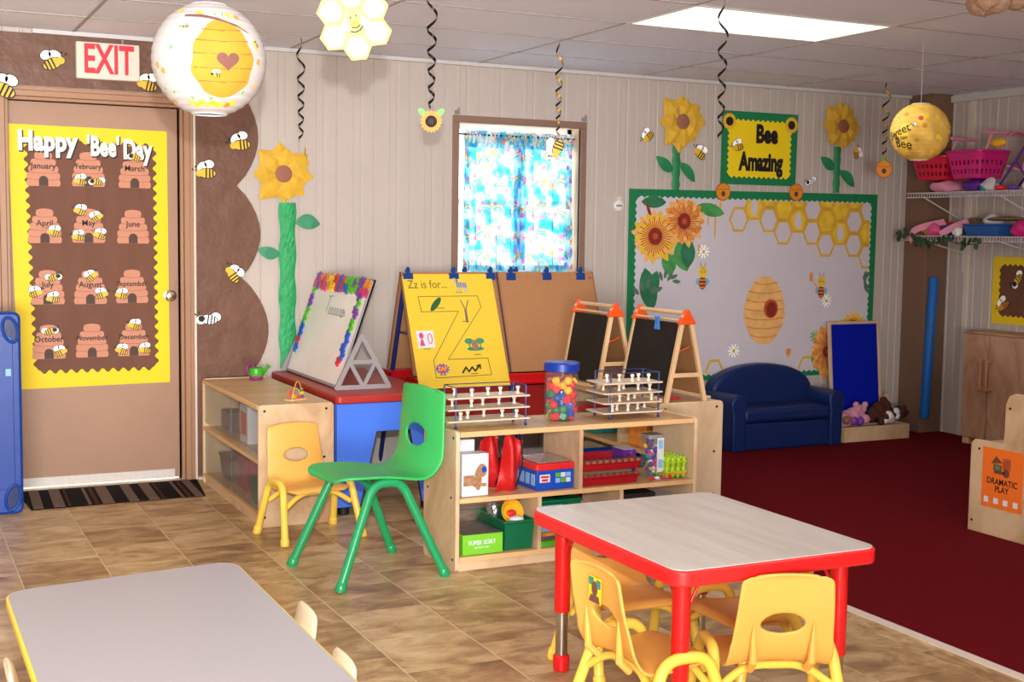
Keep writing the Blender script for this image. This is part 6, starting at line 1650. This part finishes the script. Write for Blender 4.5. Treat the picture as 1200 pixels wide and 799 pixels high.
# ================================================================== HANGING THINGS
def streamer(label, x, y, z0, z1, turns, r0, r1, m_, m2, seed=0):
    t = thing('spiral_streamer', label, 'streamer', (x, y, 0), group='foil spiral streamers hanging from the ceiling')
    n = int(turns*18); P = []; N_ = []
    for k in range(n+1):
        q = k/n; a = 2*PI*turns*(q**1.5)+seed; r = (r0+(r1-r0)*q)*min(1, q*8); z = z0+(z1-z0)*q
        P.append((r*math.cos(a), r*math.sin(a), z)); N_.append(Vector((math.cos(a)*.25, math.sin(a)*.25, 1)).normalized())
    wd = .015
    MB().ribbon(P, N_, wd).build('ribbon', m_, t, smooth=True, angle=0)
    MB().ribbon([(p[0]*.93, p[1]*.93, p[2]) for p in P], N_, wd).build('ribbon_inside', m2, t, smooth=True, angle=0)
    MB().rod((0, 0, z0-.002), (0, 0, H+.0), .0012, seg=5).build('thread', 'grid', t)
    return t
streamer('black spiral streamer over the tall paper sunflower by the door', 2.08, 6.90, H-.01, 1.93, 5.5, 0.026, .012, 'streamk', 'streamk', .5)
streamer('black spiral streamer left of the window above the sunflower cutout', 2.085, 5.05, H-.01, 1.96, 5.5, 0.026, .012, 'streamk', 'streamk', 1)
streamer('gold and black spiral streamer in front of the window', 3.37, 6.33, H-.01, 1.98, 5.5, 0.026, .011, 'streamg', 'streamk', 2)
streamer('black spiral streamer left of the yellow sign', 3.27, 4.65, H-.01, 1.86, 5.5, 0.026, .012, 'streamk', 'streamk', 0)
streamer('gold spiral streamer over the orange hive right of the board', 6.11, 6.78, H-.01, 1.97, 5.5, 0.030, .014, 'streamg', 'streamk', 2.6)
def hang(o, z_top): MB().rod((0, 0, 0), (0, z_top, 0), .0012, seg=5).build('thread', 'grid', o)
s1 = small_sunflower(2.10, 6.90, 1.87, 'sunflower cutout turned edge on below the streamer by the door', .045, None, (PI/2, 0, 1.25)); hang(s1, .06)
s2 = small_sunflower(2.085, 5.05, 1.905, 'orange sunflower cutout hanging left of the window', .048, None, (PI/2, 0, -.4), leaves=True); hang(s2, .06)
b1 = bee(0, 0, 'yellow bee cutout hanging in front of the curtain', 1.35, PI/2, 1, loc=(3.37, 6.33, 1.915), base=(PI/2, 0, -.4), body='beey')
MB().rod((0, 0, 0), (.08, 0, 0), .0012, seg=5).build('thread', 'grid', b1)
h1 = hive_cut(6.11, 6.78, 1.905, 'orange hive cutout hanging right of the bulletin board', .105, .11, (PI/2, 0, -.4)); hang(h1, .07)
h2 = hive_cut(3.27, 4.65, 1.83, 'small hive cutout hanging left of the yellow sign', .01, .01, (PI/2, 0, -.4)) if False else None

# ---- paper lanterns
def on_ball(P, R, frame, off=1.004, mi=0, mb=None, rings=5):
    "lay a star shaped outline (angles in radians across, up) on a ball of radius R"
    mb = mb or MB(); n = len(P); cx = sum(p[0] for p in P)/n; cy = sum(p[1] for p in P)/n
    def m_(a, b):
        v = Vector((math.sin(a)*math.cos(b), -math.cos(a)*math.cos(b), math.sin(b))); return frame @ (v*R*off)
    vs = [m_(cx, cy)]; fs = []
    for k in range(1, rings+1):
        for p in P: vs.append(m_(cx+(p[0]-cx)*k/rings, cy+(p[1]-cy)*k/rings))
    for i in range(n): fs.append((0, 1+i, 1+(i+1) % n))
    for k in range(rings-1):
        for i in range(n): a = 1+k*n+i; b = 1+k*n+(i+1) % n; fs.append((a, a+n, b+n, b))
    return mb.add(vs, fs, mi)
def ball_text(parent, s, size, a0, b0, R, frame, m_, rot=0, bold=.02):
    o = text(parent, 'lettering', s, size, 0, 0, 0, m_, 0, bold)
    c, s_ = math.cos(rot), math.sin(rot)
    for v in o.data.vertices:
        x, y = v.co.x*c-v.co.y*s_, v.co.x*s_+v.co.y*c
        a, b = a0+x/R, b0+y/R
        v.co = frame @ (Vector((math.sin(a)*math.cos(b), -math.cos(a)*math.cos(b), math.sin(b)))*R*1.021)
    return o
def lantern(label, loc, R, m_, rz, tilt_):
    t = thing('paper_lantern', label, 'paper lantern', loc)
    mb = MB(); prof = []; n = 64
    for k in range(n+1):
        a = -PI/2+.30+(PI-.60)*k/n; r = R*(1+.006*math.cos(2*PI*k/4)); prof.append((r*math.cos(a), r*math.sin(a)*1.0))
    mb.lathe(prof, 64, caps=False).build('shade', m_, t, smooth=True, angle=0)
    for s_ in (-1, 1): MB().tube([(R*.30*math.cos(2*PI*k/24), R*.30*math.sin(2*PI*k/24), s_*R*.955) for k in range(24)], .0025, 6, closed=True).build('wire_ring', 'wire', t)
    MB().rod((0, 0, R*.95), (0, 0, H-loc[2]), .0012, seg=5).build('thread', 'grid', t)
    MB().rod((-R*.29, 0, R*.955), (R*.29, 0, R*.955), .0016, seg=5).build('hanger', 'streamk', t)
    return t
M['lwhite'] = mat('lantern_white_paper', (190, 184, 182), .8, spec=.1, bump=.25, bscale=30, stretch=(.2, .2, 3))
M['lyellow'] = mat('lantern_yellow_paper', (226, 184, 88), .8, spec=.1, var=.22, vscale=16)
R1 = .166; l1 = (.885, 3.863, 1.943)
LA = lantern('large white paper lantern printed with a golden hive and heart', l1, R1, 'lwhite', 0, 0)
view = math.atan2(-l1[0], l1[1])     # angle of the side facing the door-to-door viewpoint
F = Matrix.Rotation(view+.0, 3, 'Z') @ Matrix.Rotation(.14, 3, 'X')
hvp = []
for k in range(40):
    a = 2*PI*k/40; rr = 1+.05*math.cos(9*a); hvp.append((.26+.56*rr*math.cos(a)*(1-.12*math.sin(a)), .06+.72*math.sin(a)*(1)))
hv_ = on_ball(hvp, R1, F, 1.011, rings=8).build('printed_hive', 'lhive', LA, smooth=True, angle=0)
for z in (-.35, -.12, .12, .34, .54):
    w_ = .54*math.sqrt(max(0, 1-((z-.06)/.72)**2))
    on_ball([(.26-w_, z), (.26, z-.02), (.26+w_, z), (.26+w_, z+.022), (.26, z+.004), (.26-w_, z+.022)], R1, F, 1.014, rings=3).build('print_line', 'lline', hv_)
ht = [(.32+.024*16*math.sin(a)**3*.52, .02+.011*(13*math.cos(a)-5*math.cos(2*a)-2*math.cos(3*a)-math.cos(4*a))) for a in [2*PI*k/36 for k in range(36)]]
on_ball(ht, R1, F, 1.018).build('printed_heart', 'heart', LA)
br = [(-.62, .80), (-.2, .80), (.2, .74), (.6, .62), (.85, .50), (.86, .515), (.6, .67), (.2, .80), (-.2, .87), (-.62, .85)]
MBb = MB()
for i in range(4): on_ball([br[i], br[i+1], br[8-i], br[9-i]], R1, F, 1.017, rings=3, mb=MBb)
MBb.build('printed_branch', 'heart', LA)
rnd = random.Random(6)
for k in range(40):
    a = rnd.uniform(-1.25, 1.2); b = rnd.uniform(-.9, .95)
    if ((a-.26)/.62)**2+((b-.06)/.76)**2 < 1: continue
    kind = rnd.choice(['fl', 'fl', 'leaf'])
    if kind == 'fl': q = on_ball([(a+.075*(1 if i % 2 else .55)*math.cos(2*PI*i/10)/max(.4, math.cos(b)), b+.075*(1 if i % 2 else .55)*math.sin(2*PI*i/10)) for i in range(10)], R1, F, 1.010, rings=2).build('printed_flower', rnd.choice(('posty', 'wc_peach', 'wc_orange')), LA)
    else: on_ball(ell(a, b, .045, .02, 8, rnd.uniform(0, 3)), R1, F, 1.010, rings=2).build('printed_leaf', 'multig', LA)
for k in range(9):
    a = -.45+.13*k; b = -.80-.04*(k % 2)
    on_ball([(a+.075*math.cos(PI/3*i)/.7, b+.075*math.sin(PI/3*i)) for i in range(6)], R1, F, 1.010, rings=2).build('printed_comb', rnd.choice(('lhive', 'posty', 'wc_peach')), LA)
def ball_bee(parent, a, b, R, F, s=1, rot=0):
    c, s_ = math.cos(rot), math.sin(rot)
    def T(P): return [(a+(x*c-y*s_)*s, b+(x*s_+y*c)*s) for x, y in P]
    g = on_ball(T(ell(-.02, .05, .05, .035, 10, .5)), R, F, 1.019, rings=2); on_ball(T(ell(.04, .05, .045, .03, 10, -.5)), R, F, 1.014, rings=2, mb=g); q = g.build('printed_bee', 'wc_blue', parent)
    on_ball(T(ell(0, 0, .07, .038, 12, -.3)), R, F, 1.021, rings=2).build('bee_body', 'beeo', q)
    g = on_ball(T([(.0, -.045), (.02, -.045), (.02, .03), (.0, .03)]), R, F, 1.023, rings=2); on_ball(T([(.04, -.05), (.058, -.05), (.058, .015), (.04, .015)]), R, F, 1.023, rings=2, mb=g); on_ball(T(ell(-.07, .02, .026, .026, 8)), R, F, 1.023, rings=2, mb=g); g.build('bee_stripes', 'black', q)
ball_bee(LA, .12, -.22, R1, F, 1.0, .2); ball_bee(LA, -.46, .58, R1, F, .8, .4); ball_bee(LA, .98, .30, R1, F, .8, -.8)
R2 = .148; l2 = (4.79, 5.06, 1.985)
# yellow lantern hangs where its thread meets the ceiling
LB = lantern('smaller yellow honey coloured paper lantern lettered sweet as can bee', l2, R2, 'lyellow', 0, 0)
F2 = Matrix.Rotation(math.atan2(-l2[0], l2[1]), 3, 'Z') @ Matrix.Rotation(.10, 3, 'X')
rnd = random.Random(9)
for k in range(34):
    a = rnd.uniform(-1.4, 1.4); b = rnd.uniform(-1.0, 1.05); r_ = .09
    on_ball([(a+r_*math.cos(PI/3*i+.5)/max(.35, math.cos(b)), b+r_*math.sin(PI/3*i+.5)) for i in range(6)], R2, F2, 1.009+.0002*k, rings=2).build('printed_comb', rnd.choice(('posty', 'lhive', 'wc_peach', 'wc_honey', 'wc_rust' if k % 4 == 0 else 'posty')), LB)
for a, b in ((-.55, -.42), (-.62, -.05), (-.45, .2)): on_ball(ell(a, b, .24, .13, 14), R2, F2, 1.017, rings=3).build('white_patch', 'posty', LB)
ball_text(LB, 'Sweet', .060, -.80, .02, R2, F2, 'black', .4, .01); ball_text(LB, 'as can', .030, -.66, -.15, R2, F2, 'black', .05, .005); ball_text(LB, 'Bee', .070, -.62, -.38, R2, F2, 'black', -.1, .01)
on_ball(ell(-.22, .28, .10, .07, 10), R2, F2, 1.017, rings=2).build('white_patch', 'skyp', LB)
ball_bee(LB, -.25, .26, R2, F2, 1.0, -.2)

# ---- honeycomb cutout
hc = thing('honeycomb_cutout', 'yellow honeycomb cutout with a smiling bee hanging above the room', 'hanging cutout', (1.205, 3.488, 2.028), rot=(PI/2, -.14, -.33))
r_ = .040
cells_ = [(0, 0)]+[(math.sqrt(3)*r_*.98*math.cos(PI/3*k), math.sqrt(3)*r_*.98*math.sin(PI/3*k)) for k in range(6)]
for x, y in cells_:
    q = MB().prism([(x+r_*math.cos(PI/3*i+0), y+r_*math.sin(PI/3*i+0)) for i in range(6)] if False else [(x+r_*math.cos(PI/3*i+PI/6+PI/6*0), y+r_*math.sin(PI/3*i+PI/6)) for i in range(6)], -.001, .001)
    pass
hb_ = MB(); hin = []
for k in range(7):
    if k == 0: x = y = 0
    else: x, y = math.sqrt(3)*r_*math.cos(PI/3*k+PI/6), math.sqrt(3)*r_*math.sin(PI/3*k+PI/6)
    c = MB().prism([(x+r_*1.03*math.cos(PI/3*i), y+r_*1.03*math.sin(PI/3*i)) for i in range(6)], -.001+.0002*k, .001+.0002*k).build('cell', mat('pale_yellow_card', (214, 196, 96), .6), hc)
    MB().prism([(x+r_*.82*math.cos(PI/3*i), y+r_*.82*math.sin(PI/3*i)) for i in range(6)], .001+.0002*k, .0024+.0002*k).build('cell_fill', mat('cream_card', (212, 208, 160), .6), c)
bd_ = MB().prism(ell(0, .008, .020, .024, 16), .0042, .005).prism(ell(.004, -.022, .021, .023, 16, -.3), .0042, .005).build('bee', mat('pale_yellow_card', (214, 196, 96), .6), hc)
MB().prism(ell(-.026, -.012, .014, .011, 10), .0038, .0046).prism(ell(.032, -.008, .014, .016, 10), .0038, .0046).build('wings', 'beew', bd_)
MB().line([(-.012, -.026), (0, -.029), (.014, -.024), (.023, -.013)], .0045, .005, .0056).line([(-.008, -.016), (.004, -.018), (.016, -.010)], .0035, .005, .0056).prism(ell(-.009, .012, .0025, .004, 8), .005, .0056).prism(ell(.007, .016, .0025, .004, 8), .005, .0056).line([(-.006, .002), (0, -.001), (.006, .003)], .0015, .005, .0056).build('face', 'black', bd_)
MB().rod((0, .04, 0), (0.0, H-2.028-.001, 0), .001, seg=5).build('thread', 'grid', hc)
hc.rotation_euler = (PI/2, -.14, -.33)

# ---- brown paper cluster at the top right of the picture
tc_ = thing('paper_cluster', 'crumpled brown paper decoration hanging at the top right corner', 'hanging decoration', (2.60, 2.46, 2.045), rot=(0, 0, 0))
cl = MB(); rnd = random.Random(12)
for k in range(7):
    cl.sphere((rnd.uniform(-.07, .09), rnd.uniform(-.03, .03), rnd.uniform(.0, .05)), rnd.uniform(.028, .045), 12, 8)
crumple(cl, .012, 22); cl.build('paper', 'kraft3', tc_); MB().rod((0, 0, .04), (0, 0, H-2.045), .0012, seg=5).build('thread', 'grid', tc_)
